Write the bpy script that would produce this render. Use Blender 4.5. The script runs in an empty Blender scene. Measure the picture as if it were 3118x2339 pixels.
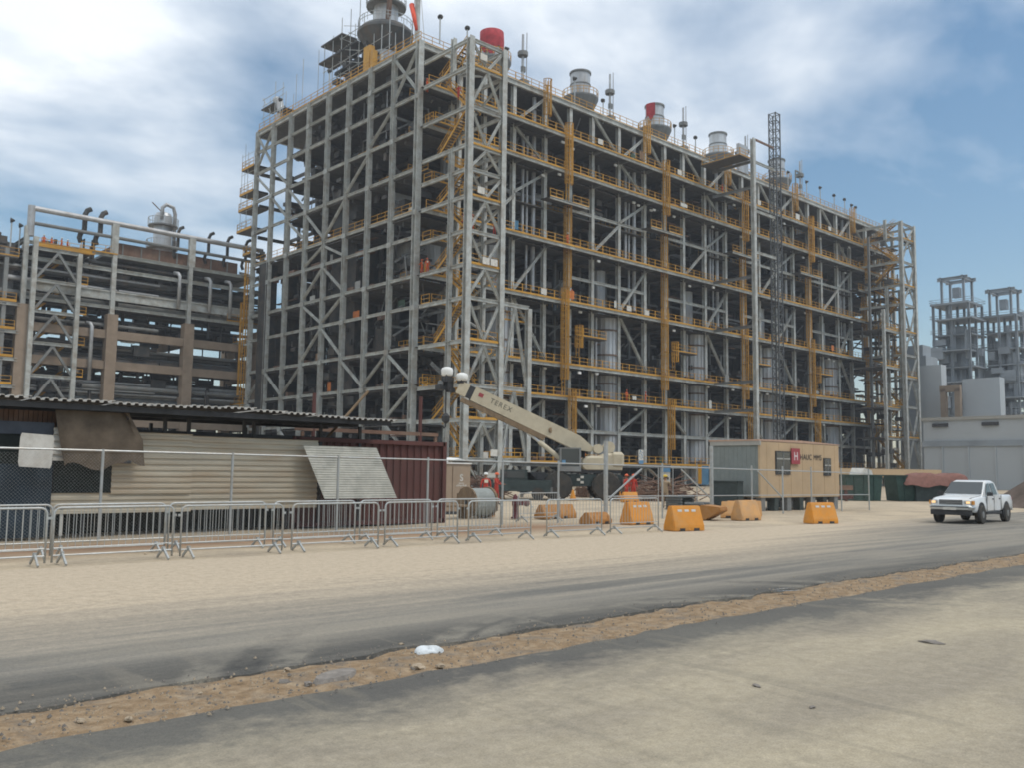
import bpy, bmesh, math, random
from mathutils import Vector, Matrix, Euler
R = math.radians
rnd = random.Random(7)
SC = bpy.context.scene
COL = SC.collection

# ------------------------------------------------------------------ camera
F, CW, CH = 2763.9, 3118, 2339
yaw, pitch, roll = 0.7415564, 0.0966275, 0.0128248
cy, sy, cp, sp = math.cos(yaw), math.sin(yaw), math.cos(pitch), math.sin(pitch)
fw = Vector((sy*cp, cy*cp, sp)); r0 = Vector((cy, -sy, 0)); u0 = r0.cross(fw)
rv = math.cos(roll)*r0 + math.sin(roll)*u0; uv = rv.cross(fw)
cam_d = bpy.data.cameras.new('camera'); cam = bpy.data.objects.new('camera', cam_d); COL.objects.link(cam)
M = Matrix.Identity(4)
for i in range(3):
    M[i][0] = rv[i]; M[i][1] = uv[i]; M[i][2] = -fw[i]
M.translation = Vector((0, 0, 1.87)); cam.matrix_world = M
cam_d.sensor_fit = 'HORIZONTAL'; cam_d.sensor_width = 36; cam_d.lens = F/CW*36
cam_d.clip_start = 0.1; cam_d.clip_end = 6000
SC.camera = cam
SC.render.engine = 'CYCLES'
SC.render.resolution_x = 1024; SC.render.resolution_y = 769
SC.cycles.filter_width = 1.8
SC.cycles.max_bounces = 6; SC.cycles.diffuse_bounces = 3; SC.cycles.glossy_bounces = 2
SC.cycles.transmission_bounces = 3; SC.cycles.volume_bounces = 0; SC.cycles.transparent_max_bounces = 8
SC.cycles.sample_clamp_indirect = 6
SC.view_settings.view_transform = 'Standard'; SC.view_settings.look = 'None'
SC.view_settings.gamma = 1; SC.view_settings.exposure = 0.12
SC.view_settings.use_curve_mapping = False

# ------------------------------------------------------------------ sky and sun
SUN_EL = R(58); SUN_DIR = Vector((0.42, -0.75, 0)).normalized()      # horizontal direction towards the sun
W = bpy.data.worlds.new('World'); SC.world = W; W.use_nodes = True
nt = W.node_tree; nt.nodes.clear()
def N(t, typ, **kw):
    n = t.nodes.new(typ)
    for k, v in kw.items():
        if k.startswith('i_'): n.inputs[k[2:].replace('_', ' ')].default_value = v
        else: setattr(n, k, v)
    return n
def L(t, a, b): t.links.new(a, b)
def mth(t, op, a, b=None, clamp=False):
    n = t.nodes.new('ShaderNodeMath'); n.operation = op; n.use_clamp = clamp
    for i, v in enumerate((a, b)):
        if v is None: continue
        if isinstance(v, (int, float)): n.inputs[i].default_value = v
        else: t.links.new(v, n.inputs[i])
    return n.outputs[0]
def ramp(t, fac, stops):
    n = t.nodes.new('ShaderNodeValToRGB'); e = n.color_ramp.elements
    while len(e) < len(stops): e.new(0.5)
    for k, (p, c) in enumerate(stops):
        e[k].position = p; e[k].color = c if len(c) == 4 else (*c, 1)
    t.links.new(fac, n.inputs[0]); return n.outputs[0]
sky = N(nt, 'ShaderNodeTexSky', sky_type='NISHITA', sun_disc=False, sun_elevation=SUN_EL,
        sun_rotation=math.atan2(SUN_DIR.x, SUN_DIR.y), altitude=50, air_density=1.15, dust_density=.9, ozone_density=1.3)
bg_sky = N(nt, 'ShaderNodeBackground', i_Strength=0.112); sat = N(nt, 'ShaderNodeHueSaturation', i_Saturation=1.14, i_Hue=0.492); L(nt, sky.outputs[0], sat.inputs['Color']); L(nt, sat.outputs[0], bg_sky.inputs[0])
tc = N(nt, 'ShaderNodeTexCoord'); sep = N(nt, 'ShaderNodeSeparateXYZ'); L(nt, tc.outputs['Generated'], sep.inputs[0])
zc = mth(nt, 'MAXIMUM', sep.outputs[2], 0.0)
den = mth(nt, 'ADD', zc, 0.22)
cmb = N(nt, 'ShaderNodeCombineXYZ')
L(nt, mth(nt, 'DIVIDE', sep.outputs[0], den), cmb.inputs[0]); L(nt, mth(nt, 'DIVIDE', sep.outputs[1], den), cmb.inputs[1])
mp = N(nt, 'ShaderNodeMapping'); L(nt, cmb.outputs[0], mp.inputs[0])
mp.inputs['Location'].default_value = (0.35, 1.9, 0.0); mp.inputs['Rotation'].default_value = (0, 0, R(38)); mp.inputs['Scale'].default_value = (1.0, 1.3, 1)
n1 = N(nt, 'ShaderNodeTexNoise', i_Scale=1.5, i_Detail=9.0, i_Roughness=0.52, i_Distortion=0.2); L(nt, mp.outputs[0], n1.inputs['Vector'])
# the cloud deck lies towards the north (+Y) and thins out towards the east (+X)
cover = mth(nt, 'MULTIPLY', mth(nt, 'SUBTRACT', sep.outputs[1], sep.outputs[0]), 0.125)
cover = mth(nt, 'MULTIPLY', mth(nt, 'ADD', mth(nt, 'SUBTRACT', mth(nt, 'MINIMUM', zc, .62), 0.34), cover), 1.9)
dens = mth(nt, 'ADD', mth(nt, 'ADD', mth(nt, 'MULTIPLY', n1.outputs[0], 1.5), -.25), cover)
fac = ramp(nt, dens, [(0.33, (0, 0, 0)), (0.55, (.42, .42, .42)), (0.80, (.97, .97, .97))])
bg_cl = N(nt, 'ShaderNodeBackground', i_Strength=1.1)
cl_col = ramp(nt, n1.outputs[0], [(0.3, (.78, .86, .95)), (0.58, (.92, .96, 1.0))]); L(nt, cl_col, bg_cl.inputs[0])
mx = N(nt, 'ShaderNodeMixShader'); L(nt, fac, mx.inputs[0]); L(nt, bg_sky.outputs[0], mx.inputs[1]); L(nt, bg_cl.outputs[0], mx.inputs[2])
wo = N(nt, 'ShaderNodeOutputWorld'); L(nt, mx.outputs[0], wo.inputs[0])

sun_d = bpy.data.lights.new('sun', 'SUN'); sun_d.energy = 1.3; sun_d.angle = R(14); sun_d.color = (1.0, 0.94, 0.85)
sun = bpy.data.objects.new('sun', sun_d); COL.objects.link(sun)
sv = Vector((SUN_DIR.x*math.cos(SUN_EL), SUN_DIR.y*math.cos(SUN_EL), math.sin(SUN_EL)))
sun.rotation_euler = sv.to_track_quat('Z', 'Y').to_euler()

# ------------------------------------------------------------------ materials
MATS = {}
def mat(name, col, rough=0.7, metal=0.0, var=0.18, scale=3.0, dirt=None, dirt_amt=0.0, dscale=0.8, bump=0.0, bscale=40.0, spec=0.3, stretch=(1, 1, 1)):
    """principled paint / metal / plastic with grain, blotches and a second dirt colour"""
    m = bpy.data.materials.new(name); m.use_nodes = True; t = m.node_tree
    b = t.nodes['Principled BSDF']; b.inputs['Roughness'].default_value = rough; b.inputs['Metallic'].default_value = metal
    b.inputs['Specular IOR Level'].default_value = spec
    g = N(t, 'ShaderNodeNewGeometry'); oi = N(t, 'ShaderNodeObjectInfo')
    mpn = N(t, 'ShaderNodeMapping'); mpn.inputs['Scale'].default_value = stretch; L(t, g.outputs['Position'], mpn.inputs[0])
    n = N(t, 'ShaderNodeTexNoise', i_Scale=scale, i_Detail=5.0, i_Roughness=0.6); L(t, mpn.outputs[0], n.inputs['Vector'])
    lo = [max(0, c*(1-var)) for c in col]; hi = [min(1, c*(1+var)) for c in col]
    c = ramp(t, n.outputs[0], [(0.3, lo), (0.7, hi)])
    hsv = N(t, 'ShaderNodeHueSaturation'); L(t, c, hsv.inputs['Color'])
    L(t, mth(t, 'ADD', mth(t, 'MULTIPLY', oi.outputs['Random'], 0.24*min(1, var*4)), 1-0.12*min(1, var*4)), hsv.inputs['Value'])
    out = hsv.outputs[0]
    if dirt is not None:
        n2 = N(t, 'ShaderNodeTexNoise', i_Scale=dscale, i_Detail=8.0, i_Roughness=0.65); L(t, mpn.outputs[0], n2.inputs['Vector'])
        mixn = N(t, 'ShaderNodeMix', data_type='RGBA')
        f = mth(t, 'MULTIPLY', ramp(t, n2.outputs[0], [(0.45, (0, 0, 0)), (0.68, (1, 1, 1))]), dirt_amt)
        L(t, f, mixn.inputs[0]); L(t, out, mixn.inputs[6]); mixn.inputs[7].default_value = (*dirt, 1); out = mixn.outputs[2]
    L(t, out, b.inputs['Base Color'])
    if bump:
        n3 = N(t, 'ShaderNodeTexNoise', i_Scale=bscale, i_Detail=4.0); L(t, g.outputs['Position'], n3.inputs['Vector'])
        bp = N(t, 'ShaderNodeBump', i_Strength=bump, i_Distance=0.02); L(t, n3.outputs[0], bp.inputs['Height']); L(t, bp.outputs[0], b.inputs['Normal'])
    MATS[name] = m; return m
DUST = (.42, .33, .23)
steel = mat('grey_steel_paint', (.45, .465, .445), .55, var=.2, scale=1.1, dirt=(.24, .18, .12), dirt_amt=.6, dscale=.9)
steel2 = mat('dark_grey_steel', (.20, .21, .21), .6, var=.2, scale=.7, dirt=(.2, .15, .11), dirt_amt=.4)
galv = mat('galvanised_tube', (.42, .44, .44), .45, .35, var=.12, scale=8, dirt=DUST, dirt_amt=.35, dscale=3)
yellow = mat('yellow_safety_paint', (.56, .29, .035), .55, var=.2, scale=1.2, dirt=(.28, .17, .07), dirt_amt=.5, dscale=.6)
grating = mat('grating', (.10, .095, .088), .8, var=.25, scale=2)
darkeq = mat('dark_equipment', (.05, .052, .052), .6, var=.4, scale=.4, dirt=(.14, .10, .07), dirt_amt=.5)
darkeq2 = mat('dark_pipework', (.085, .088, .088), .5, .2, var=.4, scale=.3, dirt=(.16, .1, .06), dirt_amt=.5)
pipe_m = mat('pipe_insulation', (.44, .45, .46), .45, .3, var=.2, scale=.5, dirt=(.25, .2, .16), dirt_amt=.4)
clad = mat('metal_cladding', (.52, .54, .56), .45, .3, var=.16, scale=.5, dirt=(.25, .19, .14), dirt_amt=.5, stretch=(1, 1, .2))
ringm = mat('rusty_ring', (.16, .115, .09), .8, var=.3)
conc = mat('tan_fireproofing', (.29, .225, .17), .9, var=.15, scale=.6, dirt=(.2, .16, .12), dirt_amt=.4)
rust = mat('brown_rust', (.17, .10, .07), .85, var=.35, scale=1, dirt=(.22, .17, .13), dirt_amt=.5)
mastm = mat('dark_mast_steel', (.10, .105, .11), .6, var=.2)
black = mat('black_steel', (.045, .045, .047), .6, var=.3)
white = mat('white_plastic', (.78, .78, .75), .5, var=.05)
whited = mat('dusty_white_board', (.62, .60, .55), .7, var=.1, dirt=(.4, .36, .3), dirt_amt=.5, dscale=4)
redcloth = mat('red_cover_cloth', (.42, .05, .06), .85, var=.25, scale=2)
orangered = mat('orange_windsock', (.75, .10, .05), .8, var=.1)
tansheet = mat('tan_corrugated_sheet', (.47, .42, .33), .5, .1, var=.10, scale=2, dirt=(.40, .28, .17), dirt_amt=.5, dscale=1.2, stretch=(.35, 1, 2))
greysheet = mat('pale_corrugated_sheet', (.52, .505, .44), .45, .15, var=.12, scale=3, dirt=(.30, .29, .25), dirt_amt=.7, dscale=1.8)
roofm = mat('shaded_roof_underside', (.075, .07, .066), .75, var=.3, scale=2)  # shade below the shed roof is put into this dark colour
rooftop = mat('lit_roof_sheet', (.42, .40, .36), .6, var=.2)  # same sheet, coloured pale where light catches its top and ends
tarpm = mat('brown_tarpaulin', (.115, .09, .066), .9, var=.25, scale=3, bump=.3, bscale=8)
bluetarp = mat('dark_blue_tarpaulin', (.022, .036, .05), .75, var=.35, scale=1.5, bump=.5, bscale=5)
greytarp = mat('blue_grey_tarpaulin', (.07, .08, .10), .8, var=.25, scale=2)
shade_net = mat('gap_shade_and_net', (.018, .024, .022), .85, var=.4, scale=3)  # colours the shade in the shed gaps as well as the netting
wood = mat('weathered_wood', (.22, .155, .095), .85, var=.25, scale=4, stretch=(1, 1, .3))
redcont = mat('red_brown_container', (.105, .040, .034), .6, var=.14, scale=1.5, dirt=(.10, .05, .04), dirt_amt=.5, dscale=1)
tanplastic = mat('tan_plastic', (.35, .265, .19), .6, var=.08)
orange = mat('orange_plastic', (.66, .27, .035), .55, var=.10, scale=2, dirt=(.45, .28, .13), dirt_amt=.5, dscale=2.5)
orangef = mat('faded_orange_plastic', (.60, .33, .13), .65, var=.12, scale=2, dirt=(.42, .3, .2), dirt_amt=.6, dscale=2.5)
orangeb = mat('dusty_orange_plastic', (.40, .185, .05), .7, var=.15, scale=2, dirt=(.3, .2, .12), dirt_amt=.6, dscale=2)
slotm = mat('pale_slot', (.55, .55, .52), .6, var=.05)
cream = mat('cream_crane_paint', (.55, .485, .36), .5, var=.08, scale=1, dirt=(.36, .3, .2), dirt_amt=.4, dscale=1.5)
darkgreen = mat('dark_green_paint', (.034, .048, .048), .5, var=.3)
tyre = mat('tyre_rubber', (.05, .048, .044), .85, var=.25, dirt=(.13, .1, .07), dirt_amt=.5, dscale=2)
glass = mat('dark_glass', (.035, .045, .05), .06, var=.05, spec=.9)
hydm = mat('dark_red_cast_iron', (.115, .03, .035), .6, var=.2)
cabtan = mat('beige_cabin_panel', (.50, .36, .22), .65, var=.06, scale=1, dirt=(.34, .25, .16), dirt_amt=.35, dscale=.8)
cabgrey = mat('grey_cabin_end', (.22, .245, .235), .6, var=.08, dirt=(.16, .17, .16), dirt_amt=.4)
cabtrim = mat('grey_trim', (.36, .35, .32), .6, var=.08)
rooft = mat('salmon_roof', (.46, .30, .22), .7, var=.1)
redsign = mat('red_sign_print', (.33, .06, .07), .6, var=.1)
pinkw = mat('white_print', (.62, .52, .52), .6, var=.05)
crane_ink = mat('faded_print', (.15, .14, .11), .6, var=.15)
ink = mat('dark_print', (.06, .055, .05), .6, var=.1)
bluesign = mat('blue_sign_print', (.12, .26, .42), .5, var=.1)
tarpcols = [mat('brown_cloth', (.20, .13, .08), .9, var=.2), mat('green_netting', (.06, .10, .07), .9, var=.2), mat('white_cloth', (.6, .6, .56), .9, var=.1), mat('blue_cloth', (.08, .20, .32), .9, var=.15), mat('orange_netting', (.52, .17, .05), .9, var=.15), mat('grey_cloth', (.3, .3, .29), .9, var=.15)]
truckw = mat('white_car_paint', (.72, .74, .75), .25, var=.03, dirt=(.52, .47, .40), dirt_amt=.5, dscale=1.2, spec=.5)
chrome = mat('silver_bumper', (.55, .57, .57), .3, .6, var=.05)
rim_m = mat('steel_rim', (.25, .25, .25), .4, .5, var=.1)
greenm = mat('green_skip_paint', (.03, .062, .052), .6, var=.25)
redor = mat('red_orange_tarp', (.20, .095, .075), .8, var=.2)
skin = mat('skin', (.28, .15, .09), .6, var=.05)
coverall = mat('orange_coverall', (.62, .11, .03), .85, var=.15, scale=8)
coverred = mat('red_coverall', (.42, .045, .03), .85, var=.15, scale=8)
covertan = mat('tan_work_shirt', (.34, .25, .16), .85, var=.15, scale=8)
boots = mat('black_boots', (.03, .028, .025), .7, var=.1)
helm_w = mat('white_helmet', (.75, .75, .72), .35, var=.03)
helm_y = mat('yellow_helmet', (.62, .42, .05), .35, var=.03)
helm_o = mat('orange_helmet', (.66, .12, .04), .35, var=.03)
reflec = mat('pale_reflective_patch', (.66, .62, .5), .5, var=.05)
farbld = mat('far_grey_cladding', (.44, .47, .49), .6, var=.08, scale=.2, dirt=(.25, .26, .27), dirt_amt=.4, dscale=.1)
farsteel = mat('hazed_far_steel', (.27, .30, .33), .6, var=.2, scale=.2)  # distance haze is put into this paler, bluish colour
moundm = mat('dark_soil', (.10, .075, .06), .95, var=.35, scale=1, bump=1, bscale=3)
bagm = mat('white_plastic_bag', (.66, .70, .72), .4, var=.12, scale=14, bump=.8, bscale=22)
stone_m = mat('pale_stone', (.36, .29, .21), .9, var=.2, scale=10, bump=.4)
stone_d = mat('grey_stone', (.20, .18, .16), .9, var=.25, scale=10, bump=.4)
cable_m = mat('grey_cable_winding', (.36, .38, .36), .6, var=.15)
lampm = bpy.data.materials.new('lit_headlamp'); lampm.use_nodes = True
_b = lampm.node_tree.nodes['Principled BSDF']; _b.inputs['Base Color'].default_value = (.9, .7, .4, 1)
_b.inputs['Emission Color'].default_value = (1, .55, .2, 1); _b.inputs['Emission Strength'].default_value = .8

# ------------------------------------------------------------------ mesh helpers
class MB:
    def __init__(s): s.v = []; s.f = []; s.mi = []; s.cur = 0
    def poly(s, pts, faces):
        n = len(s.v); s.v += [Vector(p) for p in pts]
        for f in faces: s.f.append([n+i for i in f]); s.mi.append(s.cur)
        return s
    def box(s, c, d, rz=0.0, rot=None):
        c = Vector(c); q = rot.to_matrix() if rot else Matrix.Rotation(rz, 3, 'Z')
        pts = [c + q @ Vector((sx*d[0]/2, sy_*d[1]/2, sz*d[2]/2)) for sx in (-1, 1) for sy_ in (-1, 1) for sz in (-1, 1)]
        return s.poly(pts, [(0, 1, 3, 2), (4, 6, 7, 5), (0, 4, 5, 1), (2, 3, 7, 6), (0, 2, 6, 4), (1, 5, 7, 3)])
    def frame(s, P, Q, up=(0, 0, 1)):
        P, Q = Vector(P), Vector(Q); z = (Q-P).normalized(); up = Vector(up)
        if abs(z.dot(up)) > .98: up = Vector((0, 1, 0))
        x = up.cross(z).normalized(); return P, Q, x, z.cross(x)
    def bar(s, P, Q, w, h=None, up=(0, 0, 1)):
        h = h or w; P, Q, x, y = s.frame(P, Q, up)
        pts = [B + x*a*w/2 + y*b*h/2 for B in (P, Q) for a, b in ((-1, -1), (1, -1), (1, 1), (-1, 1))]
        return s.poly(pts, [(3, 2, 1, 0), (4, 5, 6, 7), (0, 1, 5, 4), (1, 2, 6, 5), (2, 3, 7, 6), (3, 0, 4, 7)])
    def tube(s, P, Q, r, n=8, r2=None, caps=True):
        r2 = r if r2 is None else r2; P, Q, x, y = s.frame(P, Q)
        pts = []
        for B, rr in ((P, r), (Q, r2)):
            pts += [B + x*math.cos(2*math.pi*k/n)*rr + y*math.sin(2*math.pi*k/n)*rr for k in range(n)]
        fs = [(k, (k+1) % n, n+(k+1) % n, n+k) for k in range(n)]
        if caps: fs += [tuple(range(n-1, -1, -1)), tuple(range(n, 2*n))]
        return s.poly(pts, fs)
    def path(s, pts, r, n=6):
        pts = [Vector(p) for p in pts]; rings = []; base = len(s.v); x0 = None
        for i, p in enumerate(pts):
            d = (pts[min(i+1, len(pts)-1)] - pts[max(i-1, 0)]).normalized()
            if x0 is None:
                a = Vector((0, 0, 1)) if abs(d.z) < .9 else Vector((1, 0, 0)); x0 = a.cross(d).normalized()
            x0 = (x0 - d*x0.dot(d)).normalized(); y = d.cross(x0)
            s.v += [p + x0*math.cos(2*math.pi*k/n)*r + y*math.sin(2*math.pi*k/n)*r for k in range(n)]
        for i in range(len(pts)-1):
            for k in range(n):
                a = base+i*n+k; b = base+i*n+(k+1) % n; s.f.append([a, b, b+n, a+n]); s.mi.append(s.cur)
        s.f.append([base+k for k in range(n-1, -1, -1)]); s.mi.append(s.cur)
        e = base+(len(pts)-1)*n; s.f.append([e+k for k in range(n)]); s.mi.append(s.cur); return s
    def lathe(s, prof, c=(0, 0, 0), n=16, axis='Z'):
        base = len(s.v); c = Vector(c)
        for r, h in prof:
            for k in range(n):
                a = 2*math.pi*k/n; p = (r*math.cos(a), r*math.sin(a), h)
                if axis == 'X': p = (h, p[0], p[1])
                if axis == 'Y': p = (p[1], h, p[0])
                s.v.append(c+Vector(p))
        for i in range(len(prof)-1):
            for k in range(n):
                a = base+i*n+k; b = base+i*n+(k+1) % n; s.f.append([a, b, b+n, a+n]); s.mi.append(s.cur)
        s.f.append([base+k for k in range(n-1, -1, -1)]); s.mi.append(s.cur)
        e = base+(len(prof)-1)*n; s.f.append([e+k for k in range(n)]); s.mi.append(s.cur); return s
    def prism(s, poly, axis, a, b):
        """extrude a 2-D outline along X, Y or Z from a to b"""
        def p3(u, w, t): return {'X': (t, u, w), 'Y': (u, t, w), 'Z': (u, w, t)}[axis]
        n = len(poly)
        return s.poly([p3(u, w, a) for u, w in poly] + [p3(u, w, b) for u, w in poly],
                      [tuple(range(n)), tuple(range(2*n-1, n-1, -1))] + [(k, n+k, n+(k+1) % n, (k+1) % n) for k in range(n)])
    def mesh(s, name, mats, off=None, smooth=False):
        me = bpy.data.meshes.new(name); off = off or Vector((0, 0, 0))
        me.from_pydata([v-off for v in s.v], [], s.f); me.validate()
        for m in (mats if isinstance(mats, (list, tuple)) else [mats]): me.materials.append(m)
        if max(s.mi, default=0) > 0 and len(me.polygons) == len(s.mi): me.polygons.foreach_set('material_index', s.mi)
        bm = bmesh.new(); bm.from_mesh(me); bmesh.ops.recalc_face_normals(bm, faces=bm.faces); bm.to_mesh(me); bm.free()
        if smooth: me.polygons.foreach_set('use_smooth', [True]*len(me.polygons))
        return me
    def build(s, name, mats, parent=None, world=True, smooth=False, **props):
        """link as one object; coordinates are world ones unless world=False (then local to the parent)"""
        off = root_loc(parent) if (parent is not None and world) else Vector((0, 0, 0))
        return put(name, s.mesh(name, mats, off, smooth), parent, **props)
def root_loc(o):
    v = Vector((0, 0, 0))
    while o is not None: v += o.location; o = o.parent
    return v
def put(name, me, parent=None, loc=None, rot=None, mw=None, **props):
    o = bpy.data.objects.new(name, me); COL.objects.link(o)
    if parent is not None: o.parent = parent
    if loc is not None: o.location = Vector(loc) - (root_loc(parent) if parent is not None else Vector((0, 0, 0)))
    if rot is not None: o.rotation_euler = rot
    if mw is not None:
        mw = mw.copy(); mw.translation -= root_loc(parent) if parent is not None else Vector((0, 0, 0)); o.matrix_basis = mw
    for k, v in props.items(): o[k] = v
    return o
def thing(name, label, cat, loc=(0, 0, 0), rz=0.0, group=None):
    o = bpy.data.objects.new(name, None); o.empty_display_size = .3; COL.objects.link(o)
    o.location = loc; o.rotation_euler = (0, 0, rz); o['label'] = label; o['category'] = cat
    if group: o['group'] = group
    return o
def tag(o, label, cat, group=None):
    o['label'] = label; o['category'] = cat
    if group: o['group'] = group
    return o
def dup(o, loc=None, rz=None, label=None, par=None, swap=None):
    c = o.copy(); COL.objects.link(c)
    if par is not None: c.parent = par
    if loc is not None: c.location = loc
    if rz is not None: c.rotation_euler = (0, 0, rz)
    if label: c['label'] = label
    if swap and c.type == 'MESH' and c.data.name in swap: c.data = swap[c.data.name]
    for ch in KIDS.get(o.name, []): dup(ch, par=c, swap=swap)
    return c
KIDS = {}
def index_kids():
    KIDS.clear()
    for o in bpy.data.objects:
        if o.parent: KIDS.setdefault(o.parent.name, []).append(o)

# unit rolled section: H profile, length 1 along Z, 1 x 1 wide
def h_section():
    t, w = .14, .10
    p = [(-.5, -.5), (.5, -.5), (.5, -.5+t), (w/2, -.5+t), (w/2, .5-t), (.5, .5-t), (.5, .5), (-.5, .5), (-.5, .5-t), (-w/2, .5-t), (-w/2, -.5+t), (-.5, -.5+t)]
    return MB().prism(p, 'Z', 0, 1)
HSEC = {m.name: h_section().mesh('h_section', m) for m in (steel, steel2, farsteel, conc)}
BSEC = {m.name: MB().box((0, 0, .5), (1, 1, 1)).mesh('box_section', m) for m in (steel, steel2, yellow, conc, grating, black, mastm, farsteel, rust)}
TSEC = {m.name: MB().tube((0, 0, 0), (0, 0, 1), .5, 12).mesh('tube_section', m, smooth=False) for m in (steel, steel2, pipe_m, rust, darkeq2, galv, redcont, black)}
def member(name, P, Q, w, h, m, parent, kind='H', up=(0, 0, 1), **props):
    P, Q = Vector(P), Vector(Q); d = Q-P; z = d.normalized(); up = Vector(up)
    if abs(z.dot(up)) > .98: up = Vector((0, 1, 0))
    x = up.cross(z).normalized(); y = z.cross(x)
    A = Matrix.Identity(4)
    for i in range(3): A[i][0] = x[i]*w; A[i][1] = y[i]*h; A[i][2] = z[i]*d.length
    A.translation = P
    return put(name, {'H': HSEC, 'B': BSEC, 'T': TSEC}[kind][m.name], parent, mw=A, **props)

RAIL = {}
def handrail(P, Q, parent, name='handrail', z=None, toe=True, m=None, hgt=1.1):
    P, Q = Vector(P), Vector(Q); d = Q-P; n = round(d.length, 1); m = m or yellow; key = (n, toe, m.name, hgt)
    if key not in RAIL:
        b = MB(); k = max(1, round(n/1.5))
        for zz in (hgt, hgt*.55): b.box((n/2, 0, zz), (n, .055, .055))
        for i in range(k+1): b.box((.04+(n-.08)*i/k, 0, hgt/2), (.065, .05, hgt))
        if toe: b.box((n/2, -.05, .09), (n, .02, .18))
        RAIL[key] = b.mesh('handrail', m)
    return put(name, RAIL[key], parent, loc=P, rot=(0, 0, math.atan2(d.y, d.x)))
CAGE = {}
def caged_ladder(base, H, parent, rz=0.0, m=None):
    """ladder with safety hoops; the cage bulges towards local -Y"""
    m = m or yellow; key = (round(H, 1), m.name)
    if key not in CAGE:
        b = MB()
        for sx in (-.28, .28): b.box((sx, 0, H/2), (.07, .09, H))
        k = int(H/.6)
        for i in range(1, k): b.box((0, 0, i*.6), (.5, .04, .05))
        z0 = 2.2 if H > 5 else 1.2
        ang = [math.pi + math.pi*i/6 for i in range(7)]
        q = [(.60*math.cos(a), -.1+.72*math.sin(a)) for a in ang]
        nh = max(2, int((H-z0)/.95))
        for i in range(nh+1):
            zz = z0+(H-z0)*i/nh
            for a, c in zip(q[:-1], q[1:]): b.bar((*a, zz), (*c, zz), .16 if i in (0, nh) else .11, .03, up=(0, 0, 1))
        for a in q[::1]: b.box((a[0], a[1], (z0+H)/2), (.075, .05, H-z0))
        CAGE[key] = b.mesh('caged_ladder', m)
    return put('caged_ladder', CAGE[key], parent, loc=base, rot=(0, 0, rz))
STAIR = {}
def stair_flight(P, Q, parent, w=.9):
    """straight flight from P up to Q with treads, stringers and rails; P and Q differ in Y (and Z)"""
    P, Q = Vector(P), Vector(Q); d = Q-P; hl = math.hypot(d.x, d.y); key = (round(hl, 2), round(d.z, 2))
    if key not in STAIR:
        b = MB()
        for sx in (-w/2, w/2):
            b.bar((0, sx, 0), (hl, sx, d.z), .06, .28); b.bar((0, sx, 1.0), (hl, sx, d.z+1.0), .05, .06); b.bar((0, sx, .55), (hl, sx, d.z+.55), .05, .05)
            for i in range(4):
                t = (i+.5)/4; b.box((hl*t, sx, d.z*t+.5), (.05, .05, 1.0))
        b.cur = 1
        n = max(3, int(d.z/.24))
        for i in range(n): b.box((hl*(i+.5)/n, 0, d.z*(i+.5)/n), (.26, w-.04, .035))
        STAIR[key] = b.mesh('stair_flight', [yellow, grating])
    return put('stair_flight', STAIR[key], parent, loc=P, rot=(0, 0, math.atan2(d.y, d.x)))
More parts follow.
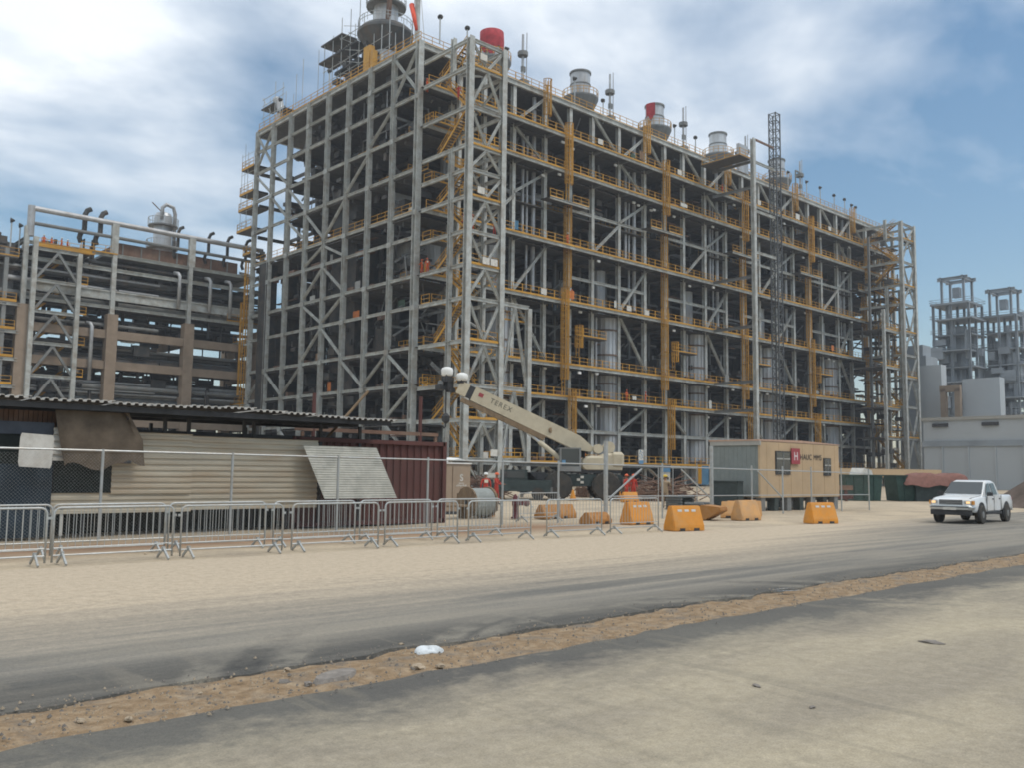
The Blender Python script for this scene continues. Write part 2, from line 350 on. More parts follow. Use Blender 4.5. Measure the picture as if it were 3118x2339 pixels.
# ------------------------------------------------------------------ ground, roads
def ground_material(name, kind):
    m = bpy.data.materials.new(name); m.use_nodes = True; t = m.node_tree; b = t.nodes['Principled BSDF']
    b.inputs['Roughness'].default_value = .95; b.inputs['Specular IOR Level'].default_value = .15
    g = N(t, 'ShaderNodeNewGeometry'); s = N(t, 'ShaderNodeSeparateXYZ'); L(t, g.outputs['Position'], s.inputs[0])
    def noise(scale, detail=6, rough=.6, stretch=(1, 1, 1), dist=0.0):
        mpn = N(t, 'ShaderNodeMapping'); mpn.inputs['Scale'].default_value = stretch; L(t, g.outputs['Position'], mpn.inputs[0])
        n = N(t, 'ShaderNodeTexNoise', i_Scale=scale, i_Detail=float(detail), i_Roughness=rough, i_Distortion=dist)
        L(t, mpn.outputs[0], n.inputs['Vector']); return n.outputs[0]
    def mix(f, a, c):
        n = N(t, 'ShaderNodeMix', data_type='RGBA')
        if isinstance(f, (int, float)): n.inputs[0].default_value = f
        else: L(t, f, n.inputs[0])
        for k, q in ((6, a), (7, c)):
            if isinstance(q, tuple): n.inputs[k].default_value = (*q, 1)
            else: L(t, q, n.inputs[k])
        return n.outputs[2]
    fine = noise(60, 3, .7); mid = noise(6, 6, .65); big = noise(.45, 5, .55); streak = noise(1.3, 6, .6, (.06, 1.3, 1)); wheel = noise(.9, 4, .5, (.03, 1.0, 1), .4)
    grit = ramp(t, fine, [(.3, (.80, .80, .80)), (.5, (.98, .98, .98)), (.72, (1.16, 1.15, 1.13))])
    coarse = noise(17, 5, .75); speck = ramp(t, coarse, [(.30, (.86, .86, .86)), (.5, (1, 1, 1)), (.70, (1.14, 1.12, 1.09))])
    def mul(a, c):
        n = N(t, 'ShaderNodeMix', data_type='RGBA', blend_type='MULTIPLY'); n.inputs[0].default_value = 1; L(t, a, n.inputs[6]); L(t, c, n.inputs[7]); return n.outputs[2]
    sand = ramp(t, mid, [(.25, (.39, .32, .235)), (.5, (.48, .40, .30)), (.75, (.54, .455, .345))])
    asph = ramp(t, mid, [(.3, (.068, .07, .07)), (.55, (.105, .107, .105)), (.75, (.15, .15, .14))])
    y = s.outputs[1]; x = s.outputs[0]
    def arcs(cx_, cy_, radii, width):
        """dusty wheel tracks that curve off the carriageway"""
        r_ = mth(t, 'SQRT', mth(t, 'ADD', mth(t, 'POWER', mth(t, 'SUBTRACT', x, cx_), 2.0), mth(t, 'POWER', mth(t, 'SUBTRACT', y, cy_), 2.0)))
        out = None
        for q in radii:
            v_ = mth(t, 'SUBTRACT', 1.0, mth(t, 'DIVIDE', mth(t, 'ABSOLUTE', mth(t, 'SUBTRACT', r_, q)), width), True)
            v_ = mth(t, 'MULTIPLY', v_, 2.2, True); out = v_ if out is None else mth(t, 'MAXIMUM', out, v_)
        return mth(t, 'MULTIPLY', out, ramp(t, noise(2.6, 5, .7), [(.38, (.05, .05, .05)), (.6, (.75, .75, .75))]))
    if kind == 'yard':
        # red-brown soil along the fence foot, pale sand elsewhere
        red = ramp(t, mid, [(.3, (.20, .115, .07)), (.6, (.28, .165, .10)), (.8, (.36, .25, .16))])
        f = mth(t, 'MULTIPLY', ramp(t, mth(t, 'ADD', mth(t, 'ABSOLUTE', mth(t, 'SUBTRACT', y, 22.0)), mth(t, 'MULTIPLY', big, 2.5)), [(0.0, (1, 1, 1)), (0.55, (0, 0, 0))]), .0)
        d = mth(t, 'SUBTRACT', 1.0, mth(t, 'MULTIPLY', mth(t, 'ABSOLUTE', mth(t, 'SUBTRACT', y, 22.3)), .38), True)
        xe = mth(t, 'MULTIPLY', mth(t, 'SUBTRACT', 27.0, x), .2, True)
        f = mth(t, 'MULTIPLY', mth(t, 'MULTIPLY', d, xe), mth(t, 'ADD', .45, mid), True)
        c = mix(f, sand, red)
        patches = ramp(t, big, [(.35, (.80, .80, .80)), (.6, (1.05, 1.04, 1.0))])
        c = mul(mul(c, patches), grit)
    elif kind == 'far':
        # worn asphalt lane, blown over with sand towards the yard
        lim = mth(t, 'ADD', 12.1, mth(t, 'MULTIPLY', mth(t, 'MAXIMUM', mth(t, 'SUBTRACT', x, 19.0), 0.0), .26))
        e = mth(t, 'ADD', mth(t, 'ADD', mth(t, 'SUBTRACT', y, lim), mth(t, 'MULTIPLY', mth(t, 'SUBTRACT', streak, .5), 4.6)), mth(t, 'MULTIPLY', mth(t, 'SUBTRACT', mid, .5), 2.0))
        f = ramp(t, mth(t, 'ADD', mth(t, 'MULTIPLY', e, .17), .52), [(.16, (0, 0, 0)), (.52, (.55, .55, .55)), (.80, (1, 1, 1))])
        worn = ramp(t, streak, [(.32, (.14, .137, .126)), (.50, (.205, .193, .17)), (.68, (.29, .266, .225))])
        edge = mth(t, 'SUBTRACT', 1.0, mth(t, 'MULTIPLY', mth(t, 'SUBTRACT', y, 8.1), .75), True)         # fresh dark tar along the median
        fresh = mth(t, 'MULTIPLY', mth(t, 'MULTIPLY', edge, ramp(t, wheel, [(.36, (.15, .15, .15)), (.58, (1, 1, 1))])), .9)
        a = mix(fresh, worn, (.062, .063, .062))
        tr = ramp(t, noise(2.0, 3, .5, (1.1, .16, 1), .8), [(.60, (0, 0, 0)), (.68, (.5, .5, .5))])
        a = mix(mth(t, 'MULTIPLY', tr, mth(t, 'SUBTRACT', 1.0, mth(t, 'MULTIPLY', mth(t, 'SUBTRACT', y, 8.1), .4), True)), a, (.22, .20, .165))
        patch = ramp(t, noise(.55, 7, .7, (.22, 1.1, 1), .5), [(.44, (0, 0, 0)), (.60, (.55, .55, .55)), (.74, (.8, .8, .8))])
        a = mix(mth(t, 'MULTIPLY', patch, mth(t, 'SUBTRACT', 1.0, mth(t, 'MULTIPLY', fresh, .75))), a, (.30, .27, .22))
        near_ = mth(t, 'SUBTRACT', 1.0, mth(t, 'MULTIPLY', mth(t, 'SUBTRACT', y, 8.2), .55), True)
        a = mix(mth(t, 'MULTIPLY', arcs(9.4, 4.6, (6.0, 6.75, 4.15, 4.55), .2), near_), a, (.26, .24, .20))
        a = mix(mth(t, 'MULTIPLY', arcs(9.4, 4.6, (6.38,), .2), near_), a, (.055, .056, .056))
        c = mul(mul(mix(f, a, sand), grit), speck)
    elif kind == 'near':
        e = mth(t, 'ADD', mth(t, 'MULTIPLY', mth(t, 'SUBTRACT', 6.5, y), .8), mth(t, 'ADD', mth(t, 'MULTIPLY', mth(t, 'SUBTRACT', noise(.8, 7, .7, (.45, 1, 1), .4), .5), 1.9), mth(t, 'MULTIPLY', mth(t, 'SUBTRACT', mid, .5), .6)))
        e = mth(t, 'ADD', e, mth(t, 'MULTIPLY', arcs(9.6, 3.2, (4.7, 5.3), .22), .45))
        f = ramp(t, e, [(-.0, (.12, .12, .12)), (.36, (.55, .55, .55)), (1.0, (.97, .97, .97))])
        dust = ramp(t, mid, [(.25, (.33, .288, .215)), (.55, (.40, .352, .268)), (.8, (.45, .397, .31))])
        st2 = ramp(t, noise(.8, 4, .5, (.35, 1.2, 1), .6), [(.35, (.80, .80, .82)), (.65, (1.06, 1.05, 1.02))])
        tr = ramp(t, noise(1.7, 3, .5, (1.0, .2, 1), .9), [(.60, (0, 0, 0)), (.70, (.45, .45, .45))])
        c = mul(mul(mix(tr, mix(f, (.11, .111, .107), dust), (.26, .235, .185)), st2), mul(grit, speck))
    else:
        soil = ramp(t, mid, [(.25, (.19, .132, .08)), (.48, (.275, .195, .12)), (.72, (.39, .305, .21))])
        c = mul(mix(ramp(t, noise(2.2, 5, .6), [(.52, (0, 0, 0)), (.68, (.85, .85, .85))]), soil, (.20, .175, .145)), mul(grit, speck))
    L(t, c, b.inputs['Base Color'])
    bn = N(t, 'ShaderNodeBump', i_Strength=.55 if kind in ('far', 'near') else .7, i_Distance=.03)
    h = mth(t, 'ADD', mth(t, 'MULTIPLY', fine, .5), mid); L(t, h, bn.inputs['Height']); L(t, bn.outputs[0], b.inputs['Normal'])
    return m
def strip(name, y0f, y1f, x0, x1, nx, ny, zf, m):
    b = MB(); pts = []; fs = []
    for i in range(nx+1):
        x = x0 + (x1-x0)*i/nx
        for j in range(ny+1):
            ya, yb = y0f(x), y1f(x); y = ya+(yb-ya)*j/ny; pts.append((x, y, zf(x, y, j/ny)))
    for i in range(nx):
        for j in range(ny):
            a = i*(ny+1)+j; fs.append((a, a+ny+1, a+ny+2, a+1))
    b.poly(pts, fs); o = b.build(name, m, smooth=True); o['kind'] = 'structure'; return o
from mathutils import noise as mn
def nz(x, y, s, k=0): return mn.noise(Vector((x*s, y*s, k*7.3)))
def med_lo(x): return 6.78 + .02*x*(1 if x < 30 else 0) + .10*nz(x, 0, 1.3, 1) + .07*nz(x, 0, 4, 2) + .035*nz(x, 0, 13, 11)
def med_hi(x): return 7.80 + .035*min(x, 24) - .0006*min(x, 24)**2 + .13*nz(x, 0, 1.1, 3) + .08*nz(x, 0, 4, 4) + .04*nz(x, 0, 12, 12)
strip('ground', lambda x: -700, lambda x: 700, -700, 700, 8, 8, lambda x, y, t: -.06, ground_material('sand_ground', 'yard'))
# the yard proper rolls a little
strip('sand_yard', lambda x: 17.6, lambda x: 75, -30, 150, 180, 58, lambda x, y, t: -.012+.035*nz(x, y, .35, 5)*min(1, (y-17.6)/3)+.012*nz(x, y, 1.7, 6)*min(1, (y-17.6)/2), ground_material('sand_yard_ground', 'yard'))
def thick(name, lo, hi, x0, x1, nx, m, edge_lo, edge_hi):
    """asphalt sheet with a broken lip on the median side"""
    b = MB(); pts = []; fs = []; cols = 5
    for i in range(nx+1):
        x = x0+(x1-x0)*i/nx; a, c = lo(x), hi(x)
        ys = [a-.02, a, a+(c-a)*.33, a+(c-a)*.66, c, c+.02]; zs = [-.07 if edge_lo else 0, 0, .008, .008, 0, -.07 if edge_hi else -.05]
        pts += list(zip([x]*6, ys, zs))
    for i in range(nx):
        for j in range(5):
            a = i*6+j; fs.append((a, a+6, a+7, a+1))
    b.poly(pts, fs); o = b.build(name, m); o['kind'] = 'structure'; return o
thick('far_road', lambda x: med_hi(x)-.03, lambda x: 18.2, -40, 260, 900, ground_material('far_road_asphalt', 'far'), True, False)
thick('near_road', lambda x: -30, lambda x: med_lo(x)+.03, -40, 260, 900, ground_material('near_road_asphalt', 'near'), False, True)
strip('median_strip', lambda x: med_lo(x)-.1, lambda x: med_hi(x)+.1, -6, 60, 900, 14,
      lambda x, y, t: -.035+.06*math.sin(math.pi*t)*(.4+nz(x, y, .9, 8))+.028*nz(x, y, 3.5, 9)+.009*nz(x, y, 9, 10), ground_material('median_soil', 'soil'))
strip('median_strip', lambda x: 6.6, lambda x: 8.6, 60, 260, 40, 2, lambda x, y, t: -.03, MATS.get('x') or bpy.data.materials['median_soil'])

# gravel crumbs along the median: nobody could count them
gb = MB()
for i in range(5200):
    x = -1 + 34*rnd.random()**1.7; t = rnd.random(); y = med_lo(x)-.08+(med_hi(x)-med_lo(x)+.22)*t; r = .006+.016*rnd.random()**3
    if rnd.random() < .16: y += rnd.choice((-1, 1, 1))*rnd.random()**2*.6
    p = [Vector((rnd.uniform(-1, 1), rnd.uniform(-1, 1), 0)) for _ in range(3)]
    gb.cur = 0 if rnd.random() < .4 else 1
    o = Vector((x, y, .012))
    gb.poly([o+Vector((r, .2*r, 0)), o+Vector((-.6*r, .9*r, 0)), o+Vector((-.5*r, -.9*r, 0)), o+Vector((0, .1*r, r*1.1))], [(0, 1, 3), (1, 2, 3), (2, 0, 3), (0, 2, 1)])
g = gb.build('gravel', [stone_m, stone_d]); g['kind'] = 'stuff'; g['label'] = 'loose gravel crumbs scattered along the brown earth median'
STONE = []
for k in range(4):
    b = bmesh.new(); bmesh.ops.create_icosphere(b, subdivisions=2, radius=1)
    for v in b.verts: v.co *= .75+.5*mn.noise(v.co*1.1+Vector((k*5, 0, 0))); v.co.z *= .62
    me = bpy.data.meshes.new('stone'); b.to_mesh(me); b.free(); me.materials.append(stone_m if k % 2 == 0 else stone_d); STONE.append(me)
for i, (px, py, r, k, lab) in enumerate([
    (4.35, 7.80, .045, 0, 'pale round stone at the edge of the far road beside the median'),
    (2.62, 7.02, .05, 2, 'flat cream stone on the median near the bottom of the picture'),
    (3.34, 7.42, .028, 0, 'small ochre pebble in the middle of the earth median'),
    (2.06, 7.38, .038, 2, 'pale chip of stone at the far left of the median'),
    (2.33, 7.20, .045, 0, 'tan stone half sunk in the median left of the cream one'),
    (5.35, 7.10, .10, 0, 'largest pale rubble lump just below the white plastic bag'),
    (5.55, 7.02, .06, 2, 'broken pale lump touching the largest rubble lump'),
    (4.05, 7.30, .09, 1, 'dark grey clod in the median left of the white bag'),
    (4.20, 7.16, .06, 3, 'small dark clod under the dark grey clod'),
    (5.9, 8.15, .035, 2, 'single pale stone lying on the dark tar above the white bag'),
    (7.6, 19.9, .06, 2, 'cream rock behind the second crowd barrier from the left'),
    (18.7, 7.95, .05, 3, 'dark pebble on the median near the thin white litter')]):
    o = put('stone', STONE[k], loc=(px, py, .01), rot=(0, 0, i*1.3)); o.scale = (r, r*.8, r*.8); tag(o, lab, 'stone', 'stones on the ground')
# ------------------------------------------------------------------ the process module
X0, X1, Y0, Y1, YW = 62.4, 188.0, 85.3, 126.74, 83.4
XC = [62.4, 67.6, 72.9, 78.0, 83.8, 88.7, 93.3, 99.0, 104.9, 109.8, 114.5, 120.2, 126.0, 131.0, 136.0, 141.2, 147.3, 152.8, 157.3, 163.5, 168.8, 175.6, 181.4, 188.0]
YC = [Y1-5.18*i for i in range(9)]                       # c0 (far) .. c8 (near corner)
LV = [53.2, 50.2, 46.8, 42.4, 37.7, 32.5, 29.4, 24.7, 21.0, 16.2, 11.8, 7.6, 3.1]
DK = [47.6, 42.7, 32.4, 24.7, 16.2, 11.8, 3.1]
mod = thing('process_module', 'huge grey steel process module with yellow railings and many open decks', 'industrial building', (118, 105, 0))
def col(x, y, z0, z1, s=.62, m=steel, kind='H', par=None): return member('column', (x, y, z0), (x, y, z1), s, s, m, par or mod, kind, up=(0, 1, 0))
for i, y in enumerate(YC): col(X0, y, 0, 53.6, .58 if i < 8 else .74)
for x in XC[1:]: col(x, Y0+.25, 0, 53.1, .56)
# left face beams
for k, z in enumerate(LV):
    for i in range(8):
        member('beam', (X0-.02, YC[i]-.3, z), (X0-.02, YC[i+1]+.3, z), .30, .60 if k == 0 else .37, steel, mod)
def lbr(i, za, j, zb): member('brace', (X0-.12, YC[i], za), (X0-.12, YC[j], zb), .29, .29, steel, mod)
for q in [(7, 53, 8, 47.2), (8, 53, 7, 47.2), (0, 53, 1, 47.2), (1, 53, 0, 47.2), (7, 46.6, 6, 42.8), (6, 42, 5, 38), (5, 37.4, 4, 33), (0, 46.6, 1, 42.8), (1, 42.2, 2, 38), (2, 37.4, 3, 33.8),
          (1, 46.6, 2, 42.8), (2, 42.2, 3, 38), (3, 37.4, 4, 33), (4, 32, 5, 29.8), (4, 32, 3, 29.8), (4, 29, 5, 25.2), (4, 29, 3, 25.2),
          (3, 24.4, 4, 21.4), (5, 24.4, 4, 21.4), (4, 20.7, 5, 16.6), (4, 20.7, 3, 16.6), (1, 15.9, 2, 12.2), (3, 15.9, 2, 12.2), (1, 15.9, 0, 12.2), (5, 15.9, 6, 12.2),
          (7, 15.9, 6, 12.2), (7, 15.9, 8, 12.2), (8, 11.5, 7, 8.0), (0, 11.5, 1, 8), (7, 7.2, 8, 3.4), (2, 7.2, 3, 3.4), (4, 7.2, 3, 3.4)]: lbr(*q)
# deck and railing of the left face (one walkway at 32.5, short bits elsewhere)
for i in range(8):
    handrail((X0+.3, YC[i], 32.8), (X0+.3, YC[i+1], 32.8), mod)
    MB().box((X0+1.2, (YC[i]+YC[i+1])/2, 32.66), (2.0, 4.6, .06)).build('deck_panel', grating, mod)
    handrail((X0+.1, YC[i], 53.75), (X0+.1, YC[i+1], 53.75), mod)
    MB().box((X0-.02, (YC[i]+YC[i+1])/2, 53.66), (.3, 5.1, .16)).build('toe_plate', yellow, mod)
for i, z in ((7, 25.0), (7, 16.5), (6, 42.7), (5, 42.7), (7, 38.0), (6, 38.0)):
    handrail((X0+1.6, YC[i], z), (X0+1.6, YC[i+1], z), mod)
# right face: cantilevered walkways
for k, z in enumerate(DK):
    for i in range(len(XC)-1):
        a, c = XC[i], XC[i+1]
        member('edge_beam', (a, YW, z-.22), (c, YW, z-.22), .26, .42, steel, mod)
        MB().box(((a+c)/2, (YW+Y0)/2+.5, z+.03), (c-a-.02, Y0-YW+.7, .06)).build('deck_panel', grating, mod)
        handrail((a, YW+.02, z+.06), (c, YW+.02, z+.06), mod)
        MB().box(((a+c)/2, YW-.165, z+.06), (c-a-.01, .05, .2)).build('toe_plate', yellow, mod)
    for x in XC[1:]:
        member('bracket', (x, YW, z-.3), (x, Y0, z-.3), .22, .4, steel2, mod, 'B')
for i in range(len(XC)-1):                                # plain beams without a walkway, and the roof edge
    a, c = XC[i], XC[i+1]
    member('roof_edge_beam', (a, Y0-.12, 53.1), (c, Y0-.12, 53.1), .34, .75, steel, mod)
    if i != 11: handrail((a, Y0-.1, 53.5), (c, Y0-.1, 53.5), mod)
    member('beam', (a, Y0+.1, 7.5), (c, Y0+.1, 7.5), .3, .45, steel, mod)
    if (i-4) % 4 in (1, 2, 3) and i > 3:
        member('beam', (a, Y0+.1, 38.2), (c, Y0+.1, 38.2), .3, .42, steel, mod)
        member('beam', (a, Y0+.1, 28.7), (c, Y0+.1, 28.7), .3, .42, steel, mod)
def rbr(xa, za, xb, zb): member('brace', (xa, Y0-.1, za), (xb, Y0-.1, zb), .34, .34, steel, mod)
anchors = [83.8, 104.9, 126.0, 147.3, 168.8]
for n, a in enumerate(anchors):
    ia = XC.index(a); pd = XC[ia-1]; b = XC[ia+1] if ia+1 < len(XC) else None
    rbr(a, 52.8, pd, 47.9); rbr(pd, 47.2, a, 43.1); rbr(a, 42.2, pd, 38.4); rbr(a, 32.0, pd, 25.4); rbr(pd, 24.3, a, 16.8); rbr(a, 11.4, pd, 7.9)
    rbr(pd, 38.0, XC[ia-2], 33.0)
    if b:
        rbr(a, 52.8, b, 47.9); rbr(a, 2.8, b, .2)
        if ia+3 < len(XC): rbr(XC[ia+2], 52.8, XC[ia+3], 47.9); rbr(b, 11.4, XC[ia+2], 7.9)
    rbr(a, 2.8, pd, .2)
    # caged ladders
    lx = a+2.0
    caged_ladder((lx, YW-.3, 38.4), 10.6, mod); caged_ladder((lx+1.6, Y0-.5, 24.8), 13.4, mod)
    caged_ladder((lx-.6, YW-.35, 11.9), 14.4, mod); caged_ladder((lx+.9, YW-.35, 3.2), 9.6, mod); caged_ladder((lx-2.6, Y0-.6, 47.7), 7.2, mod)
    # hanging platform at 38.3 and the small one at 20.5
    if b:
        w = 7.6
        MB().box((lx+.6, YW+.7, 38.3), (w, 1.9, .1)).build('deck_panel', grating, mod)
        member('edge_beam', (lx+.6-w/2, YW-.2, 38.2), (lx+.6+w/2, YW-.2, 38.2), .22, .34, steel, mod)
        handrail((lx+1.2, YW-.2, 38.36), (lx+.6+w/2, YW-.2, 38.36), mod); handrail((lx+.6-w/2, YW-.2, 38.36), (lx-.7, YW-.2, 38.36), mod)
        handrail((lx+.6+w/2, YW-.2, 38.36), (lx+.6+w/2, Y0, 38.36), mod)
        MB().box((lx+5.6, YW+1.2, 20.4), (6.4, 1.6, .12)).build('deck_panel', grating, mod)
        handrail((lx+2.5, YW+.4, 20.46), (lx+8.7, YW+.4, 20.46), mod)
        caged_ladder((lx+3.1, YW+.6, 17.6), 4.2, mod)
# small white light fittings and notice boards on the rails
lb = MB().box((0, 0, 0), (.55, .2, .3)).mesh('light_fitting', white); nb = MB().box((0, 0, 0), (1.0, .05, .75)).mesh('notice_board', whited)
for n in range(46):
    x = rnd.uniform(80, 172); z = rnd.choice([24.3, 16.0, 11.4, 32.0, 42.3, 47.2]); put('light_fitting', lb, mod, loc=(x, YW+rnd.uniform(.1, 1.6), z-rnd.uniform(.3, .8)))
for x, z in ((92.6, 48.3), (110.8, 48.2), (81.7, 25.3), (98.8, 25.3), (102.8, 25.2), (64.1, 48.6), (64.0, 33.1), (64.9, 25.2), (66.1, 25.2), (72, 3.7), (66.5, 3.8), (133, 48.2), (157, 48.3)):
    put('notice_board', nb, mod, loc=(x, YW-.12 if x > 68 else 75.4, z+.1))
# clad reactor shells standing inside the face
for x in (77.3, 98.3, 119.6, 140.9, 162.4):
    b = MB(); b.lathe([(1.75, .2), (1.75, 24.2)], (x, Y0+2.0, 0), 18); sh = b.build('reactor_shell', clad, mod)
    for z in (3.6, 7.2, 11.2, 14.6, 18.8, 22.4):
        r = MB().lathe([(1.78, z-.12), (1.96, z-.12), (1.96, z+.12), (1.78, z+.12)], (x, Y0+2.0, 0), 18).build('ring', ringm, sh)
    b = MB()
    for k in range(18):
        a = 2*math.pi*k/18; b.box((x+1.82*math.cos(a), Y0+2.0+1.82*math.sin(a), 12.2), (.1, .12, 23.8), rz=a)
    b.build('rib', clad, sh)
    MB().lathe([(1.0, 24.2), (1.0, 31.5)], (x, Y0+3.4, 0), 12).build('duct', clad, mod)
    # vertical insulated lines beside it
    for dx, z0, z1, r in ((3.2, 33, 47, .22), (4.0, 26, 47, .16), (-3.2, 1, 24, .18), (5.2, 26, 53, .3)):
        MB().tube((x+dx, Y0+1.0, z0), (x+dx, Y0+1.0, z1), r, 8).build('riser_pipe', pipe_m, mod)
# roof slab
MB().box(((X0+X1)/2, (Y0+Y1)/2, 53.0), (X1-X0-.6, Y1-Y0-.4, .5)).build('roof', grating, mod)
member('roof_edge_beam', (X1, Y0, 53.1), (X1, Y1, 53.1), .34, .75, steel, mod); member('roof_edge_beam', (X0, Y1, 53.1), (X1, Y1, 53.1), .34, .75, steel, mod)
# inside: floors, frames, pipework and plant, too dense to count; dark colours carry the inner shade
b = MB(); fz = [47.5, 42.5, 37.6, 32.3, 24.6, 16.1, 11.7, 7.4, 3.0]
for z in fz:
    for i in range(len(XC)-1):
        for j in range(8):
            ya, yb = YC[j+1], YC[j]; far_corner = (j <= 1 and i <= 1 and z > 36)
            if far_corner or rnd.random() < (.06 if j > 0 else .14): continue
            b.box(((XC[i]+XC[i+1])/2, (ya+yb)/2, z-.25), (XC[i+1]-XC[i]-.1, yb-ya-.1, .12))
b.build('interior_floor', grating, mod, kind='stuff')
b = MB()
for x in XC[1:-1:1]:
    for y in (92.5, 100, 108, 116, 126.5):
        b.box((x, y, 26.5), (.5, .5, 52.8))
for z in fz:
    for x in XC[1:]:
        b.box((x, (Y0+Y1)/2, z-.55), (.3, Y1-Y0-1, .45))
    for y in (88.6, 92.5, 100, 108, 116, 126.5): b.box(((X0+X1)/2, y, z-.55), (X1-X0-1, .3, .5))
b.build('interior_frame', darkeq2, mod, kind='stuff')
b = MB(); b2 = MB(); b3 = MB()
for k in range(900):
    x = rnd.uniform(X0+1, X1-2); y = rnd.uniform(Y0+2, Y1-3); z = rnd.choice(fz)+rnd.uniform(.6, 4.0); r = rnd.choice((.08, .12, .18, .26, .4))
    if x < 72 and y > 118 and z > 30: continue
    bb = b2 if rnd.random() < .30 else b; c = rnd.random()
    if c < .38: q = (min(X1-1, x+rnd.uniform(4, 16)), y, z)
    elif c < .68: q = (x, min(Y1-1, y+rnd.uniform(3, 12)), z)
    else: q = (x, y, min(52.6, z+rnd.uniform(3, 12)))
    bb.tube((x, y, z), q, r, 6)
for k in range(330):
    x = rnd.uniform(X0+2.5, X1-4); y = rnd.uniform(Y0+5.0, Y1-8); z = rnd.choice(fz); w, d, h = rnd.uniform(1.2, 5), rnd.uniform(1.2, 5), rnd.uniform(1.2, 4.0)
    if x < 70 and y > 116 and z > 30: continue
    if rnd.random() < .7: b3.box((x, y, z+h/2), (w, d, h))
    else: b3.lathe([(.1, z), (w*.4, z+.3), (w*.4, z+h*1.1), (.1, z+h*1.1+.4)], (x, y, 0), 10)
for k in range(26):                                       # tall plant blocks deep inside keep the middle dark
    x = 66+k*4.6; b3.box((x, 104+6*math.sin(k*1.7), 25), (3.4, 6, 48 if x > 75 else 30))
for k in range(66):                                       # plant and panels along the back of the module
    x = 63+k*1.85; zt = rnd.uniform(24, 33)+(16 if x > 74 else 0); b3.box((x, 124.6-rnd.random()*3, zt/2), (1.75, 2.2, zt))
for k in range(40): b3.box((186-rnd.random()*12, rnd.uniform(89, 124), rnd.choice(fz)+1.6), (rnd.uniform(1, 3), rnd.uniform(2, 5), rnd.uniform(2, 3.6)))
for k in range(34):                                       # low plant filling the far right end of the module
    b3.box((rnd.uniform(158, 186), rnd.uniform(88, 104), rnd.choice((4, 10, 15, 20, 26, 30))), (rnd.uniform(2, 4.5), rnd.uniform(1, 3), rnd.uniform(4, 7)))
for k in range(27): b3.box((157+1.1*k, 106, 16), (1.05, 1.5, 32-rnd.random()*3))
for k in range(700):                                      # brackets, trays and valves just behind the two open faces
    z = rnd.choice(fz)
    if rnd.random() < .6: x, y = rnd.uniform(64, 174), rnd.uniform(Y0+.8, Y0+4)
    else: x, y = rnd.uniform(X0+.8, X0+4.5), rnd.uniform(Y0+1, Y1-8)
    b3.box((x, y, z+rnd.uniform(.3, 4.4)), (rnd.uniform(.2, 2.2), rnd.uniform(.2, 1.6), rnd.uniform(.15, 1.1)))
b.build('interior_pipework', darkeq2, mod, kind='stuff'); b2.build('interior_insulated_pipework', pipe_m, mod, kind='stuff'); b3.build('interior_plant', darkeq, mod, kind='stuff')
b = MB()
for k in range(150):                                      # cable trays, stored timber, brown and yellow odds and ends near the openings
    i = rnd.randrange(3, len(XC)-1); z = rnd.choice(DK)
    b.box((rnd.uniform(XC[i], XC[i+1]), rnd.uniform(YW+.6, Y0+1.5), z+.25+rnd.random()*.3), (rnd.uniform(.4, 1.8), rnd.uniform(.3, .8), rnd.uniform(.2, .8)))
for k in range(60): b.box((X0+rnd.uniform(.6, 3), rnd.uniform(86, 125), rnd.choice(LV[3:])+.4), (rnd.uniform(.4, 1.2), rnd.uniform(.5, 2.4), rnd.uniform(.3, .9)))
b.build('stored_material', rust, mod, kind='stuff')
# second row of framing a few metres behind both faces, wall panels, trays and hung sheets
b = MB(); b4 = MB(); b5 = MB()
for i in range(len(XC)-1):
    xm = (XC[i]+XC[i+1])/2
    if i > 0: b.box((xm, 90.6, 26.5), (.36, .36, 53))
    for z in (50.4, 45.4, 40.4, 35.2, 28.7, 22.6, 19.6, 14.2, 9.6, 5.4):
        if rnd.random() < .75: b.box((xm, 89.6+rnd.random()*2, z+rnd.uniform(-.5, .5)), (XC[i+1]-XC[i], .26, .3))
        c = rnd.random()
        if c < .35: b.bar((XC[i], 89.4, z-1.6), (XC[i+1], 89.4, z+1.9), .2)
        elif c < .6: b4.box((rnd.uniform(XC[i], XC[i+1]), Y0+1.0+rnd.random()*2, z+rnd.uniform(-1, 1)), (rnd.uniform(1.5, 5), .5, .14))
        elif c < .72: b5.box((xm, 91.5+rnd.random()*3, z), (rnd.uniform(1.6, 4), .12, rnd.uniform(1.6, 3.6)))
    for k in range(5):
        x, z0 = rnd.uniform(XC[i], XC[i+1]), rnd.choice(DK); b.tube((x, Y0+rnd.uniform(.6, 4), z0), (x, Y0+rnd.uniform(.6, 4), z0+rnd.uniform(2, 5)), rnd.choice((.07, .1, .16)), 6)
for j in range(8):
    ym = (YC[j]+YC[j+1])/2; b.box((68.5, ym, 26.5), (.4, .4, 52 if j > 0 else 33))
    for z in LV[1:]:
        if j == 0 and z > 33: continue
        if rnd.random() < .8: b.box((67.6, ym, z+rnd.uniform(-.4, .4)), (.26, YC[j]-YC[j+1], .32))
        c = rnd.random()
        if c < .35: b.bar((67.4, YC[j], z+.3), (67.4, YC[j+1], z+3.4), .2)
        elif c < .6: b4.box((64.6+rnd.random()*2, ym, z+rnd.uniform(.5, 2.8)), (.5, rnd.uniform(1.5, 5), .14))
        elif c < .74 and 16 < z < 40: b5.box((69.4+rnd.random()*2, ym, z+1.6), (.12, rnd.uniform(2.4, 5), 3.0))
        if rnd.random() < .5: y = rnd.uniform(YC[j+1], YC[j]); b.tube((64+rnd.random()*3, y, z), (64+rnd.random()*3, y, z+3.5), rnd.choice((.07, .12)), 6)
for k in range(9): b5.box((69.2, 86.4+1.7*k, 28.4), (.1, 1.62, 7.4))
